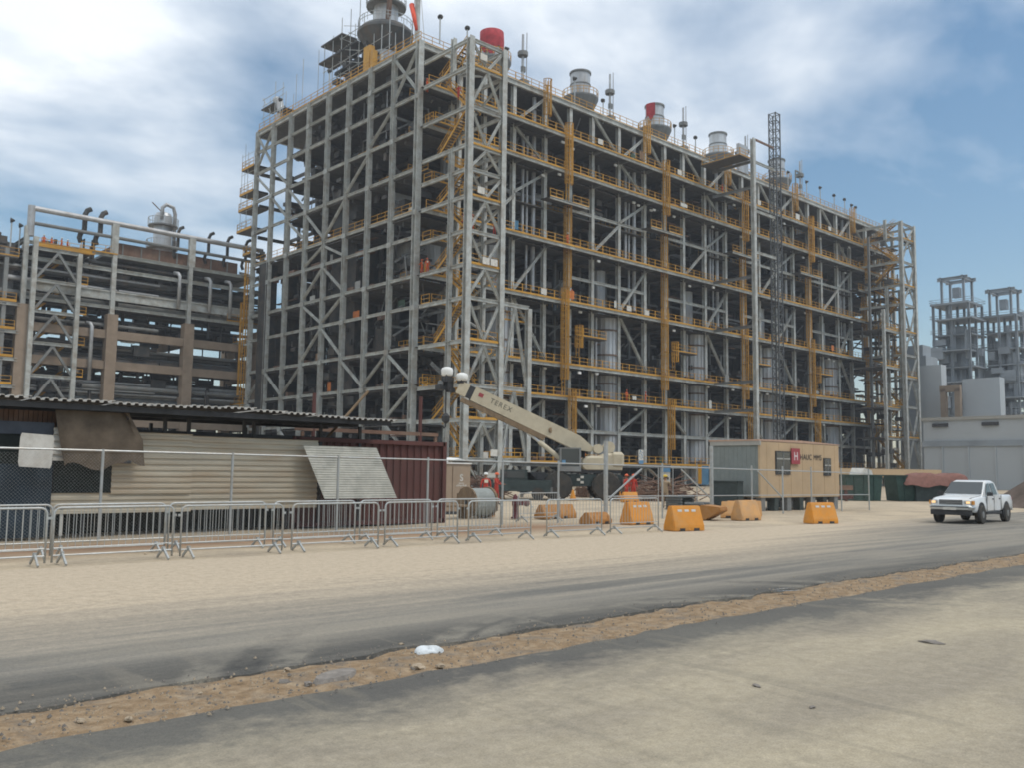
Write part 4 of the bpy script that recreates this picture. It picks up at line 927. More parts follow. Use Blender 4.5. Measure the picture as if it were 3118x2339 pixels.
at = thing('access_platform', 'yellow railed access platforms at the extreme left edge beside the rack', 'platform', (26, 131, 0))
for x in (22.4, 29.6): member('column', (x, Yr-.5, 0), (x, Yr-.5, 30 if x > 25 else 25), .5, .5, steel2, at)
for z, xa in ((23.0, 24), (19.4, 22.4), (15.8, 22.4), (12.2, 22.4), (9, 22.4)):
    MB().box(((xa+31)/2, Yr+.6, z), (31-xa, 2.6, .2)).build('deck_panel', grating, at); handrail((xa, Yr-.75, z+.1), (31, Yr-.75, z+.1), at); member('beam', (xa, Yr-.7, z-.25), (31.5, Yr-.7, z-.25), .3, .4, steel, at)
    MB().box(((xa+31)/2, Yr-.85, z+.2), (31-xa, .05, .34)).build('toe_plate', yellow, at)
MB().box((29, Yr+3.5, 27.5), (4, 4, 7)).box((28.5, Yr+3, 31.4), (3, 3, 1.2)).build('equipment_box', darkeq2, at)
handrail((26.5, Yr-.7, 29), (31, Yr-.7, 29), at); MB().box((28.7, Yr+1, 28.9), (4.5, 3.6, .2)).build('deck_panel', grating, at)
for y, lab in ((Yr-.6, 'left floodlight beside the left end of the rack header pipe'), (Yr+1.4, 'floodlight touching the left end of the rack header pipe')):
    dup(fl0, (29.9 if y < Yr else 31.4, y, 30.2), 1.2, lab)['group'] = 'floodlights on the left platforms'

# ------------------------------------------------------------------ far buildings at the right
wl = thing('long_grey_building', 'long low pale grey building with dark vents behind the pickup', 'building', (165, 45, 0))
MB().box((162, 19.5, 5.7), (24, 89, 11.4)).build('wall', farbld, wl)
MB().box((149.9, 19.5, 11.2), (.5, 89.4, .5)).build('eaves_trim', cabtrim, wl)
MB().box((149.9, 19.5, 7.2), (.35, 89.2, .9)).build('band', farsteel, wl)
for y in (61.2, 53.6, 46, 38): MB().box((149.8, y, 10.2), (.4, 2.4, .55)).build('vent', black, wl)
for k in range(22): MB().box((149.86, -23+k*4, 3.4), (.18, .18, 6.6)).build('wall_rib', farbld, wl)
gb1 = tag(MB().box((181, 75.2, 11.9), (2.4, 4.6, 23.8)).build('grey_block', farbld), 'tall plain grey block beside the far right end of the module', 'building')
gb2 = tag(MB().box((179, 65.0, 10.2), (2.4, 6.6, 20.4)).build('grey_block', farbld), 'broad plain grey block in front of the two far towers', 'building')
st_ = thing('tank_support', 'tan legged support between the two plain grey blocks', 'steel frame', (176, 71, 0))
for y in (68.4, 71.0): member('leg', (176, y, 0), (176, y, 18.5), 1.0, 1.0, conc, st_, 'B')
member('beam', (176, 67.9, 18.5), (176, 71.6, 18.5), 1.0, 1.2, conc, st_, 'B')
def far_tower(cx, cy_, w, top, label, seed):
    rr = random.Random(seed); t = thing('far_tower', label, 'steel tower', (cx, cy_, 0), 0, 'far lattice towers right of the module')
    h = w/2; crown = top-6.4
    for sx in (-h, 0, h):
        for sy_ in (-h, 0, h): member('column', (cx+sx, cy_+sy_, 0), (cx+sx, cy_+sy_, crown), .5, .5, farsteel, t)
    q = h*.62
    for sx in (-q, q):
        for sy_ in (-q, q): member('column', (cx+sx, cy_+sy_, crown), (cx+sx, cy_+sy_, top), .5, .5, farsteel, t)
    for z in (top,):
        for a, c in (((-q-1, -q), (q+1, -q)), ((-q-1, q), (q+1, q)), ((-q, -q-1), (-q, q+1)), ((q, -q-1), (q, q+1))): member('top_beam', (cx+a[0], cy_+a[1], z), (cx+c[0], cy_+c[1], z), .5, .8, farsteel, t)
    MB().box((cx, cy_, crown+3.2), (1.6, 1.6, 2.4)).build('hoist', farsteel, t)
    z = crown; k = 0
    while z > 4:
        d = .35 if k else .5
        MB().box((cx+rr.uniform(-1, 1), cy_+rr.uniform(-1, 1), z), (w+rr.uniform(.2, 1.0), w+rr.uniform(.2, 1.0), d)).build('deck', farsteel, t)
        b = MB()
        for hh in (.6, 1.15):
            for s in (-1, 1): b.box((cx+s*(h+.6), cy_, z+hh), (.08, w+1.4, .1)); b.box((cx, cy_+s*(h+.6), z+hh), (w+1.4, .08, .1))
        b.build('railing', farsteel, t)
        z -= rr.uniform(3.4, 4.2); k += 1
    b = MB()
    for k in range(90):
        x, y, z0 = cx+rr.uniform(-h, h), cy_+rr.uniform(-h, h), rr.uniform(3, crown-8)
        if rr.random() < .6: b.tube((x, y, z0), (x, y, z0+rr.uniform(4, 12)), rr.uniform(.2, .7), 8)
        else: b.box((x, y, z0), (rr.uniform(1, 4), rr.uniform(1, 4), rr.uniform(1, 3)))
    b.lathe([(1.6, 0), (1.6, crown-5)], (cx+1, cy_, 0), 12); b.build('plant_inside', farsteel, t, kind='stuff')
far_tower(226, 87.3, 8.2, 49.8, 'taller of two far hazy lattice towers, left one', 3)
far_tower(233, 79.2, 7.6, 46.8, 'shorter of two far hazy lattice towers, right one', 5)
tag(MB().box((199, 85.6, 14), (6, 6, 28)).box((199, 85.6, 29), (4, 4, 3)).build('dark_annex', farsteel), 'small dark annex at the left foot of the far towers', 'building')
# ------------------------------------------------------------------ shed and corrugated sheets
def corrugated(x0, x1, z0, z1, y, pitch, depth, tilt=0.0, along='X', thick=.012, n=6):
    """sheet in the XZ plane with horizontal ribs (along='X') or vertical ribs (along='Z'); tilt leans the top back"""
    b = MB(); prof = []
    L_ = (z1-z0) if along == 'X' else (x1-x0); k = max(1, int(round(L_/pitch)))
    for i in range(k):
        for t, d in ((0, 0), (.42, 0), (.55, 1), (.87, 1)): prof.append(((i+t)*L_/k, d*depth))
    prof.append((L_, 0))
    pts = []
    for s_, d in prof:
        for e in (0, 1):
            if along == 'X': x = x0 if e == 0 else x1; z = z0+s_
            else: x = x0+s_; z = z0 if e == 0 else z1
            pts.append((x, y+d+(z-z0)*tilt, z))
    m = len(prof)
    b.poly(pts+[(p[0], p[1]+thick, p[2]) for p in pts], [(2*i, 2*i+1, 2*i+3, 2*i+2) for i in range(m-1)] + [(2*m+2*i+2, 2*m+2*i+3, 2*m+2*i+1, 2*m+2*i) for i in range(m-1)] +
           [(2*i+e, 2*i+2+e, 2*m+2*i+2+e, 2*m+2*i+e) for i in range(m-1) for e in (0, 1)] + [(0, 1, 2*m+1, 2*m), (2*m-2, 2*m-1, 4*m-1, 4*m-2)])
    return b
sh = thing('shed', 'low open shed with a corrugated roof shaded dark underneath and patched sheet walls behind the fence', 'shed', (10, 27, 0))
xs = [3.4+1.01*i for i in range(15)]
for i in range(14):
    a, c = xs[i], xs[i]+1.04; z = 3.50+.035*math.sin(i*.9)+(.05 if 3 < i < 9 else 0)
    b = MB(); pts = []; prof = []
    for k in range(5):
        for t, d in ((0, 0), (.38, 0), (.5, 1), (.88, 1)): prof.append((a+(k+t)*.208, z+d*.055))
    m = len(prof)
    for x, zz in prof: pts += [(x, 24.75, zz+.02), (x, 29.2, zz-.05)]
    pts += [(p[0], p[1], p[2]-.025) for p in pts]
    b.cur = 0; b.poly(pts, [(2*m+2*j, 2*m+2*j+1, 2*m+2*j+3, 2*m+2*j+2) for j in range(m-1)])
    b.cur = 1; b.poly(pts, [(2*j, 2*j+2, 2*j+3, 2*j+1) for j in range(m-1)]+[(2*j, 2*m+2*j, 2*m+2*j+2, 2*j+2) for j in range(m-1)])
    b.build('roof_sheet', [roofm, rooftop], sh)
for y in (24.95, 26.9, 28.9): MB().box((10.4, y, 3.40), (14.0, .09, .15)).build('roof_purlin', black, sh)
for x in (3.6, 5.55, 6.45, 7.36, 10.3, 11.0, 12.74, 13.05, 15.4, 16.9):
    MB().box((x, 26.0, 1.66), (.09, .09, 3.3)).build('post', black, sh)
for x in (4, 7.4, 11, 14.2, 17): MB().box((x, 28.9, 1.6), (.09, .09, 3.3)).build('post', black, sh)
MB().box((9.2, 27.2, .5), (12, .06, 1.3)).build('gap_shade_panel', shade_net, sh); MB().box((13.8, 29.0, 2.72), (7.6, .08, .12)).build('rail_beam', black, sh); MB().box((12.2, 26.1, 2.86), (9.5, .1, .12)).build('rail_beam', black, sh)  # near-black panel added for the shade in the gap under the sheets
MB().box((15.3, 29.0, 1.3), (4.6, .06, 2.9)).build('gap_shade_panel', shade_net, sh)
bl = MB(); pts = []; nn = 14
P_ = [(7.13, 3.30), (8.87, 3.24), (9.21, 2.75), (9.28, 2.11), (8.66, 1.97), (7.41, 1.84)]
for i in range(nn+1):
    x = 7.1+(9.3-7.1)*i/nn; top = 3.31; bot = 1.86+.10*math.sin(i*.8)+(.13 if i > 10 else 0)
    for j in range(7):
        z = top+(bot-top)*j/6; xx = x+(.18*j/6 if i > 0 else .3*j/6)*(1 if i < 8 else .9); pts.append((xx-(.35*(1-j/3) if i > nn-2 and j < 3 else 0), 25.15+.05*math.sin(i*1.3+j*.5)-.03*j/6, z))
bl.poly(pts, [(7*i+j, 7*i+7+j, 7*i+8+j, 7*i+j+1) for i in range(nn) for j in range(6)])
tag(bl.build('tarpaulin', tarpm, smooth=True), 'brown tarpaulin hanging from the shed roof beside the white board', 'tarpaulin')
tag(corrugated(9.22, 10.93, 1.94, 2.82, 25.5, .163, .035).build('corrugated_sheet', tansheet), 'tan corrugated sheet, upper left one, partly behind the brown tarpaulin', 'metal sheet', 'corrugated sheets of the shed wall')
tag(corrugated(8.70, 10.92, 1.14, 1.95, 25.44, .163, .035).build('corrugated_sheet', tansheet), 'tan corrugated sheet, middle left one, ending at the dark opening', 'metal sheet', 'corrugated sheets of the shed wall')
tag(corrugated(7.19, 10.95, .62, 1.16, 25.48, .163, .035).build('corrugated_sheet', tansheet), 'lowest tan corrugated sheet reaching farthest left under the dark opening', 'metal sheet', 'corrugated sheets of the shed wall')
tag(corrugated(10.90, 15.06, .66, 2.775, 25.53, .163, .035).build('corrugated_sheet', tansheet), 'largest tan corrugated sheet between the seam and the leaning pale sheet', 'metal sheet', 'corrugated sheets of the shed wall')
ls = corrugated(-1.36, 1.36, 0, 1.72, 0, .078, .018).build('leaning_sheet', greysheet); ls.location = (15.98, 24.72, .96)
ls.rotation_euler = (R(-17), R(0), R(0)); tag(ls, 'pale corrugated sheet leaning askew against the red brown container', 'metal sheet')
for v in ls.data.vertices: v.co.x += (1.72-v.co.z)*.30-.28
tag(corrugated(7.15, 7.43, 2.0, 2.86, 25.3, .17, .05).build('corrugated_strip', whited), 'narrow pale corrugated strip between the white board and the brown tarpaulin', 'metal sheet')
wb = MB(); pts = []
for i in range(9):
    for j in range(9):
        u, v_ = i/8, j/8; r_ = .012*math.sin(5*u+3*v_); pts.append((6.29+.78*u-.02*v_+(.03 if (i in (0, 8) and j in (0, 8)) else 0)*(1 if i == 0 else -1), 24.98+r_, 2.68-.84*v_-.04*u))
wb.poly(pts+[(p[0], p[1]+.02, p[2]) for p in pts], [(9*i+j, 9*i+9+j, 9*i+10+j, 9*i+j+1) for i in range(8) for j in range(8)]+[(81+9*i+j+1, 81+9*i+10+j, 81+9*i+9+j, 81+9*i+j) for i in range(8) for j in range(8)])
tag(wb.build('white_board', whited), 'dusty white board hung on the dark sheeting at the left', 'board')
def cloth(x0, x1, z0, z1, y, m, name, label, cat, amp=.05):
    b = MB(); nx_, nz_ = max(4, int((x1-x0)/.12)), 12; pts = []
    for i in range(nx_+1):
        for j in range(nz_+1):
            x = x0+(x1-x0)*i/nx_; z = z1+(z0-z1)*j/nz_; pts.append((x, y+amp*nz(x*2.5, z*1.1, 1, 20)+amp*.5*nz(x*7, z*2, 1, 21), z))
    b.poly(pts, [((nz_+1)*i+j, (nz_+1)*(i+1)+j, (nz_+1)*(i+1)+j+1, (nz_+1)*i+j+1) for i in range(nx_) for j in range(nz_)])
    return tag(b.build(name, m, smooth=True), label, cat)
cloth(3.4, 7.20, .04, 1.90, 25.42, bluetarp, 'blue_tarpaulin', 'dark blue tarpaulin covering the lower left of the shed down to the soil', 'tarpaulin', .09)
cloth(3.4, 7.18, 2.66, 2.98, 25.42, greytarp, 'rolled_tarpaulin', 'blue grey rolled sheeting above the white board', 'tarpaulin', .06)
cloth(3.4, 6.42, 1.86, 2.7, 25.5, shade_net, 'dark_netting', 'dark netting left of the dusty white board', 'netting', .04)
cloth(7.3, 8.78, 1.10, 2.0, 25.62, shade_net, 'dark_netting', 'netting and dark shade of the opening under the brown tarpaulin', 'netting', .04)  # opaque sheet; the hole's shade is put into its colour
b = MB()
for i in range(12):
    b.box((6.0+i*.115, 25.9, 3.08), (.1, .3, .42))
tag(b.build('stored_boxes', rust), 'row of brown boxes stored high under the left end of the shed roof', 'boxes')
MB().box((7.52, 25.55, .42), (.07, .07, .72)).build('short_prop', whited, sh)
for x in (8.1, 8.9, 9.6, 10.4, 11.5, 12.3, 13.2, 14.1): MB().box((x, 25.7, .4), (.06, .06, .8)).build('short_prop', black if rnd.random() < .6 else steel2, sh)
# long scaffold tubes and red pipes sticking up behind the shed
tag(MB().tube((16.1, 27.3, 2.6), (17.85, 27.0, 4.65), .05, 8).build('leaning_pole', wood), 'brown pole slanting up over the shed roof', 'pole')
for x, y, z1, lab in ((17.45, 30, 4.72, 'thin red pipe standing behind the middle of the shed roof'), (22.4, 30, 4.9, 'red brown pipe standing behind the container near the module corner')):
    tag(MB().tube((x, y, 0), (x, y, z1), .075, 8).build('red_pipe', redcont), lab, 'pipe', 'red pipes behind the shed')
tag(MB().box((20.0, 30, 3.35), (6.6, .12, .14)).box((17, 30, 1.6), (.1, .1, 3.3)).box((23.2, 30, 1.6), (.1, .1, 3.3)).build('brown_rail', rust), 'brown horizontal rail on posts above the red brown container', 'rail')

# ------------------------------------------------------------------ container, toilet, reel, hydrant
ct = thing('shipping_container', 'red brown corrugated shipping container beside the tan portable toilet', 'container', (17.5, 27.3, 0))
cb = corrugated(14.5, 20.4, .16, 2.76, 26.0, .30, .05, along='Z'); cb.build('side_wall', redcont, ct)
cr_ = corrugated(14.5, 20.4, .16, 2.76, 28.4, .30, .05, along='Z').build('side_wall', redcont, ct)
MB().box((17.5, 27.2, 2.86), (6.06, 2.44, .05)).build('roof', redcont, ct); MB().box((17.5, 27.2, .12), (6.0, 2.4, .12)).build('floor', black, ct)
MB().box((20.5, 27.2, 1.5), (.06, 2.3, 2.6)).box((14.47, 27.2, 1.5), (.06, 2.3, 2.6)).build('end_wall', redcont, ct)
for x in (14.5, 20.5):
    for y in (26.0, 28.42): MB().box((x, y, 1.45), (.16, .16, 2.9)).build('corner_post', redcont, ct)
for y in (26.0, 28.42):
    for z in (.1, 2.82): MB().box((17.5, y-.02, z), (6.0, .12, .14)).build('rail', redcont, ct)
def text_mesh(s, size, m, name='lettering', bold=False, depth=.003, xs=1.0):
    cu = bpy.data.curves.new(name, 'FONT'); cu.body = s; cu.size = size; cu.align_x = 'CENTER'; cu.align_y = 'CENTER'; cu.extrude = depth; cu.space_character = xs
    if bold: cu.offset = size*.02
    o = bpy.data.objects.new('tmp_text', cu); COL.objects.link(o)
    dg = bpy.context.evaluated_depsgraph_get(); dg.update(); me = bpy.data.meshes.new_from_object(o.evaluated_get(dg))
    bpy.data.objects.remove(o); bpy.data.curves.remove(cu); me.materials.clear(); me.materials.append(m); me.name = name; return me
tl = thing('portable_toilet', 'tan portable toilet with a white domed roof right of the container', 'portable toilet', (25.2, 31.6, 0))
MB().box((25.25, 31.6, 1.1), (1.42, 1.2, 2.2)).build('body', tanplastic, tl)
MB().box((25.42, 30.985, 1.08), (.94, .05, 1.95)).build('door', tanplastic, tl)
MB().box((25.25, 31.6, .06), (1.5, 1.28, .12)).build('skid', black, tl)
b = MB(); pts = []
for i in range(9):
    for j in range(5):
        u, v_ = i/8*2-1, j/4*2-1; pts.append((25.25+u*.78, 31.6+v_*.68, 2.2+.26*(1-u*u)**.7*(1-.35*v_*v_)))
b.poly(pts, [(5*i+j, 5*i+5+j, 5*i+6+j, 5*i+j+1) for i in range(8) for j in range(4)]); MB().box((25.25, 31.6, 2.2), (1.52, 1.32, .06)).build('roof_edge', white, tl); b.build('roof', white, tl, smooth=True)
for k in range(6): MB().box((24.53, 31.15+k*.18, 1.1), (.03, .05, 2.0)).build('wall_rib', tanplastic, tl)
put('lettering', text_mesh('S', .42, whited, bold=True), tl, loc=(25.42, 30.95, 1.56), rot=(R(90), 0, 0)); lm = MB()
for k in range(8): lm.box((25.16+.075*k, 30.957, 1.22+.012*(k % 3)), (.05, .008, .05+.03*(k % 2)))
lm.build('lettering', whited, tl)
MB().box((25.42, 30.96, 1.33), (.3, .01, .03)).build('lettering_line', whited, tl)
re = thing('cable_reel', 'large wooden cable reel wound with grey cable behind the fence', 'cable reel', (24.1, 28.3, 0))
for x in (23.55, 24.65):
    MB().lathe([(.62, x-.04), (.62, x+.04)], (0, 28.3, .62), 28, 'X').build('flange', wood, re)
    b = MB()
    for k in range(6): b.box((x-.045 if x < 24 else x+.045, 28.3-.5+k*.2, .62), (.012, .185, 2*math.sqrt(max(.02, .61**2-(-.5+k*.2)**2))))
    b.build('plank', wood, re)
    MB().lathe([(.09, x-.06), (.09, x+.06)], (0, 28.3, .62), 12, 'X').build('hub', black, re)
prof = []
for k in range(22):
    x = 23.6+k*.0475; prof += [(.53, x), (.565, x+.012), (.565, x+.035), (.53, x+.0474)]
MB().lathe(prof, (0, 28.3, .62), 24, 'X').build('cable_winding', cable_m, re)
be = thing('low_bench', 'low dusty wooden bench in front of the portable toilet', 'bench', (22.5, 28.0, 0))
MB().box((22.5, 28.0, .5), (1.45, .7, .07)).build('bench_top', wood, be)
for x in (21.9, 23.1): MB().box((x, 28.0, .235), (.1, .6, .465)).build('leg', wood, be)
hy = thing('fire_hydrant', 'dark red fire hydrant with a side outlet behind the fence', 'fire hydrant', (24.9, 26.9, 0))
MB().lathe([(.17, 0), (.17, .06), (.11, .08), (.11, .5), (.135, .52), (.135, .72), (.11, .74), (.10, .86), (.05, .93), (.03, .97)], (24.9, 26.9, 0), 14).build('barrel', hydm, hy, smooth=True)
MB().lathe([(.085, .0), (.085, .42), (.125, .43), (.125, .52), (.06, .53), (.06, .58)], (24.98, 26.82, .60), 12, 'X').build('outlet', hydm, hy)
MB().lathe([(.085, -.36), (.085, 0)], (24.9, 26.82, .62), 12, 'Y').build('outlet', hydm, hy)

# ------------------------------------------------------------------ plastic road barriers
def road_barrier(name_m, label, loc, rz, slots=True, L_=1.25, H_=.82):
    t = thing('road_barrier', label, 'road barrier', loc, rz, 'orange plastic road barriers')
    b = MB(); l, tl_ = L_/2, L_/2-.035
    prof = [(-.30, 0), (-.30, .16), (-.10, H_-.04), (-.08, H_), (.08, H_), (.10, H_-.04), (.30, .16), (.30, 0)]
    pts = []
    for s_ in (-1, 1):
        for y, z in prof: pts.append((s_*(l-(l-tl_)*z/H_), y, z))
    b.poly(pts, [tuple(range(7, -1, -1)), tuple(range(8, 16))]+[(k, k+1, k+9, k+8) for k in range(7)]+[(7, 0, 8, 15)])
    me = b.mesh('barrier_body', name_m); bmx = bmesh.new(); bmx.from_mesh(me); bmesh.ops.bevel(bmx, geom=list(bmx.edges), offset=.022, segments=2, affect='EDGES'); bmx.to_mesh(me); bmx.free()
    put('barrier_body', me, t)
    sl = (.66/.78); 
    for k in range(3):
        x = (-.28+.28*k)
        if slots:
            for s_ in (-1, 1):
                yy = .30-(.66-.16)/(H_-.20)*.20
                o = MB().box((0, 0, 0), (.17, .016, .075)).build('slot', slotm, t, world=False); o.location = (x, s_*yy, .66); o.rotation_euler = (s_*R(-17.0) if s_ > 0 else R(-17), 0, 0)
                if s_ > 0: o.rotation_euler = (R(17), 0, 0)
    for x in (-.30, .30):
        for s_ in (-1, 1):
            o = MB().box((0, 0, 0), (.24, .02, .09)).build('fork_pocket', black, t, world=False); o.location = (x, s_*.298, .05)  # black pad; the notch's shade is put into its colour
    for x in (-.42, 0, .42):                              # moulded buttresses low on both faces
        for s_ in (-1, 1): MB().poly([(x-.05, s_*.30, .02), (x+.05, s_*.30, .02), (x, s_*.325, .04), (x-.03, s_*.245, .34), (x+.03, s_*.245, .34)], [(0, 1, 2), (0, 2, 3), (2, 1, 4), (2, 4, 3)]).build('buttress', name_m, t, world=False)
    return t
road_barrier(orange, 'orange road barrier behind the last crowd barrier, left of the nearest road barrier', (26.25, 21.75, 0), R(-2))
road_barrier(orange, 'nearest orange road barrier, standing alone on the sand road', (24.75, 18.5, 0), R(-16))
road_barrier(orange, 'rightmost orange road barrier, alone right of the beige cabin', (33.3, 18.3, 0), R(-20))
road_barrier(orangef, 'faded orange road barrier standing in front of the cabin corner', (32.7, 21.3, 0), R(-6), slots=False)
o = road_barrier(orangeb, 'dull orange road barrier lying toppled left of the faded one', (31.5, 22.5, .28), R(30), slots=False); o.rotation_euler = (R(78), 0, R(20))
for i, (x, y, rz, lab) in enumerate([(33.9, 22.6, -60, 'first pale orange barrier end in the row right of the faded one'), (34.9, 23.0, -60, 'second pale orange barrier end in the row right of the faded one'), (35.9, 23.3, -60, 'last pale orange barrier end in the row right of the faded one')]):
    road_barrier(orangef, lab, (x, y, 0), R(rz), slots=False, H_=.7)
road_barrier(orangeb, 'dusty orange barrier seen through the fence right of the hydrant', (26.6, 26.3, 0), R(3), slots=False, L_=2.0, H_=.56)
road_barrier(orangeb, 'dull low orange barrier just left of the slotted one behind the fence', (25.1, 22.75, 0), R(6), slots=False, L_=1.3, H_=.42)
road_barrier(orangef, 'orange barrier standing end on behind the dark red hydrant', (24.95, 28.9, 0), R(75), slots=False, L_=1.1, H_=.95)
road_barrier(orange, 'orange barrier far behind the fence under two red helmeted workers', (45.5, 38.3, 0), R(-25), slots=False, L_=1.05, H_=.66)

# ------------------------------------------------------------------ crowd barriers
def crowd_barrier(label):
    t = thing('crowd_barrier', label, 'crowd barrier', (0, 0, 0), 0, 'galvanised crowd barriers along the sand road')
    w, z0, z1, r = 2.32, .17, 1.07, .12; h = w/2; arc = []
    for cx_, a0 in ((-h+r, 180), (h-r, 90)):
        for k in range(5): a = R(a0-22.5*k); arc.append((cx_+r*math.cos(a), 0, z1-r+r*math.sin(a)))
    MB().path([(-h, 0, .04)]+arc+[(h, 0, .04)], .021, 8).build('frame', galv, t, world=False, smooth=True)
    MB().tube((-h, 0, z0), (h, 0, z0), .018, 6).tube((-h, 0, z0+.14), (h, 0, z0+.14), .014, 6).build('bottom_rail', galv, t, world=False)
    n = 17
    for k in range(1, n): put('upright', UP, t, loc=(-h+w*k/n, 0, 0))
    for x in (-.98, .98):
        b = MB()
        for s_ in (-1, 1): b.bar((x, 0, .21), (x+.02*s_, s_*.33, .015), .035, .045)
        b.box((x, 0, .19), (.05, .1, .1)); b.build('foot', galv, t, world=False)
    for s_ in (-1, 1): MB().box((s_*(h+.035), 0, .88), (.07, .02, .05)).build('hook', galv, t, world=False)
    return t
UP = MB().tube((0, 0, .31), (0, 0, 1.05), .0065, 6).mesh('upright', galv)
cb0 = crowd_barrier('x'); index_kids()
front = [(4.1, 'first crowd barrier, cut off by the left picture edge'), (6.55, 'second crowd barrier from the left, in front of the blue tarpaulin'), (9.0, 'third crowd barrier from the left, in front of the largest tan sheet'), (11.6, 'fourth crowd barrier from the left, below the leaning pale sheet'),
         (14.15, 'fifth crowd barrier, in front of the container'), (16.75, 'sixth crowd barrier, below the portable toilet and reel'), (19.75, 'seventh crowd barrier, in front of the dusty low orange barrier'), (22.55, 'last crowd barrier, left of the nearest orange road barrier')]
first = True
for i, (x, lab) in enumerate(front):
    loc = (x, 18.72+.05*math.sin(i*2.1), 0); rz = .02*math.sin(i*1.7)
    if first: cb0.location = loc; cb0.rotation_euler = (0, 0, rz); cb0['label'] = lab; first = False
    else: dup(cb0, loc, rz, lab)
back = [(4.6, 'crowd barrier of the back row, leftmost, against the blue tarpaulin'), (6.95, 'second crowd barrier of the back row, before the lowest tan sheet'), (9.35, 'third crowd barrier of the back row, before the large tan sheet'), (11.85, 'fourth crowd barrier of the back row, under the leaning sheet'),
        (14.3, 'fifth crowd barrier of the back row, before the container'), (16.9, 'sixth crowd barrier of the back row, before the cable reel')]
for i, (x, lab) in enumerate(back): dup(cb0, (x, 20.15+.06*math.sin(i*1.3), 0), .02*math.cos(i*2), lab)
dup(cb0, (24.3, 24.9, 0), R(4), 'crowd barrier standing behind the chain link fence near the hydrant')

# ------------------------------------------------------------------ chain link fence
fe = thing('chain_link_fence', 'galvanised chain link fence with a top rail across the whole yard', 'fence', (22, 23.9, 0))
FX = [4.4, 7.93, 11.4, 14.8, 18.2, 21.5, 24.3, 26.95, 30.5, 34.0, 37.2, 39.9, 42.6, 45.7, 48.8]
for x in FX:
    big = x in (26.95, 34.0)
    MB().tube((x, 23.9, 0), (x, 23.9, 3.12 if big else 2.3), .085 if big else .038, 8).build('post', galv, fe)
MB().tube((3.4, 23.9, 2.28), (26.95, 23.9, 2.19), .027, 6).build('top_rail', galv, fe); MB().tube((26.95, 23.9, 2.19), (48.8, 23.9, 2.02), .027, 6).build('top_rail', galv, fe)
MB().tube((26.95, 23.9, .95), (48.8, 23.9, .85), .022, 6).build('middle_rail', galv, fe)
for x, s_ in ((26.95, 1), (34.0, -1), (39.9, -1)): MB().bar((x, 23.9, .75), (x+2.2*s_, 23.9, 2.05), .05).build('brace', galv, fe)
b = MB(); p = .062; hgt = 2.18
def strand(xa, za, xb, zb, y):
    b.poly([(xa, y-.002, za), (xa+.0045, y+.002, za), (xb, y-.002, zb), (xb+.0045, y+.002, zb)], [(0, 1, 3, 2)])
x = 3.4-hgt
while x < 48.8:
    for s_ in (0, 1):
        xa, za, xb, zb = (x, .03, x+hgt, hgt) if s_ == 0 else (x, hgt, x+hgt, .03)
        if xa < 3.4: f_ = (3.4-xa)/hgt; za += (zb-za)*f_; xa = 3.4
        if xb > 48.8: f_ = (xb-48.8)/hgt; zb -= (zb-za)*0+ (zb-za)*f_; xb = 48.8
        strand(xa, za, xb, zb, 23.9+(.003 if s_ else -.003))
    x += p*1.41
b.build('wire_mesh', galv, fe, kind='stuff')

# ------------------------------------------------------------------ site cabin
cxx, cyy = 40.85, 25.72; Lc, Dc, Hb, Ht = 8.1, 2.95, .70, 3.58
cabn = thing('site_cabin', 'beige flat roofed site cabin on low supports with a red sign', 'site cabin', (cxx+Lc/2, cyy+Dc/2, 0))
MB().box((cxx+Lc/2, cyy+Dc/2, (Hb+Ht)/2), (Lc, Dc, Ht-Hb)).build('wall', cabtan, cabn)
b = MB(); n = 22
for k in range(n): b.box((cxx-.012, cyy+Dc*(k+.5)/n, (Hb+Ht)/2), (.022 if k % 2 else .04, Dc/n-.004, Ht-Hb-.06))
b.build('end_cladding', cabgrey, cabn)
MB().box((cxx-.03, cyy+.03, (Hb+Ht)/2), (.08, .12, Ht-Hb)).build('corner_trim', cabtan, cabn)
MB().box((cxx-.06, cyy+Dc/2, Ht-.09), (.12, Dc+.1, .22)).build('eaves_trim', cabtrim, cabn)
MB().prism([(cxx-.15, Ht+.02), (cxx+Lc+.1, Ht+.02), (cxx+Lc+.1, Ht+.06), (cxx+Lc*.5, Ht+.16), (cxx-.15, Ht+.1)], 'Y', cyy-.02, cyy+Dc+.1).build('roof', rooft, cabn)
for k in range(7): MB().box((cxx+.6+k*1.17, cyy-.006, (Hb+Ht)/2), (.02, .012, Ht-Hb-.1)).build('panel_joint', cabtan, cabn)
def window(xa, xb, za, zb):
    w = MB().box(((xa+xb)/2, cyy-.02, (za+zb)/2), (xb-xa+.12, .06, zb-za+.12)).build('window', black, cabn)
    MB().box(((xa+xb)/2, cyy-.054, (za+zb)/2), (xb-xa, .012, zb-za)).build('pane', glass, w)
    MB().box(((xa+xb)/2, cyy-.066, (za+zb)/2), (.05, .014, zb-za)).build('mullion', steel2, w); MB().box(((xa+xb)/2, cyy-.066, zb-.34), (xb-xa, .014, .07)).build('transom', cabtrim, w)
def fx(px): return cxx+((px-2315)/239.0)*0
window(42.3, 43.6, 1.95, 3.06); window(47.25, 47.92, 1.92, 2.78)
sg = MB().box((44.12, cyy-.09, 2.88), (.85, .04, .84)).build('red_sign', redsign, cabn, label='red square sign with a pale letter H')
put('lettering', text_mesh('H', .6, pinkw, bold=True), sg, loc=(44.12, cyy-.115, 2.86), rot=(R(90), 0, 0))
put('lettering', text_mesh('HAUC MMS', .42, ink, xs=1.1), cabn, loc=(45.85, cyy-.02, 2.84), rot=(R(90), 0, 0), label='dark lettering right of the red sign')
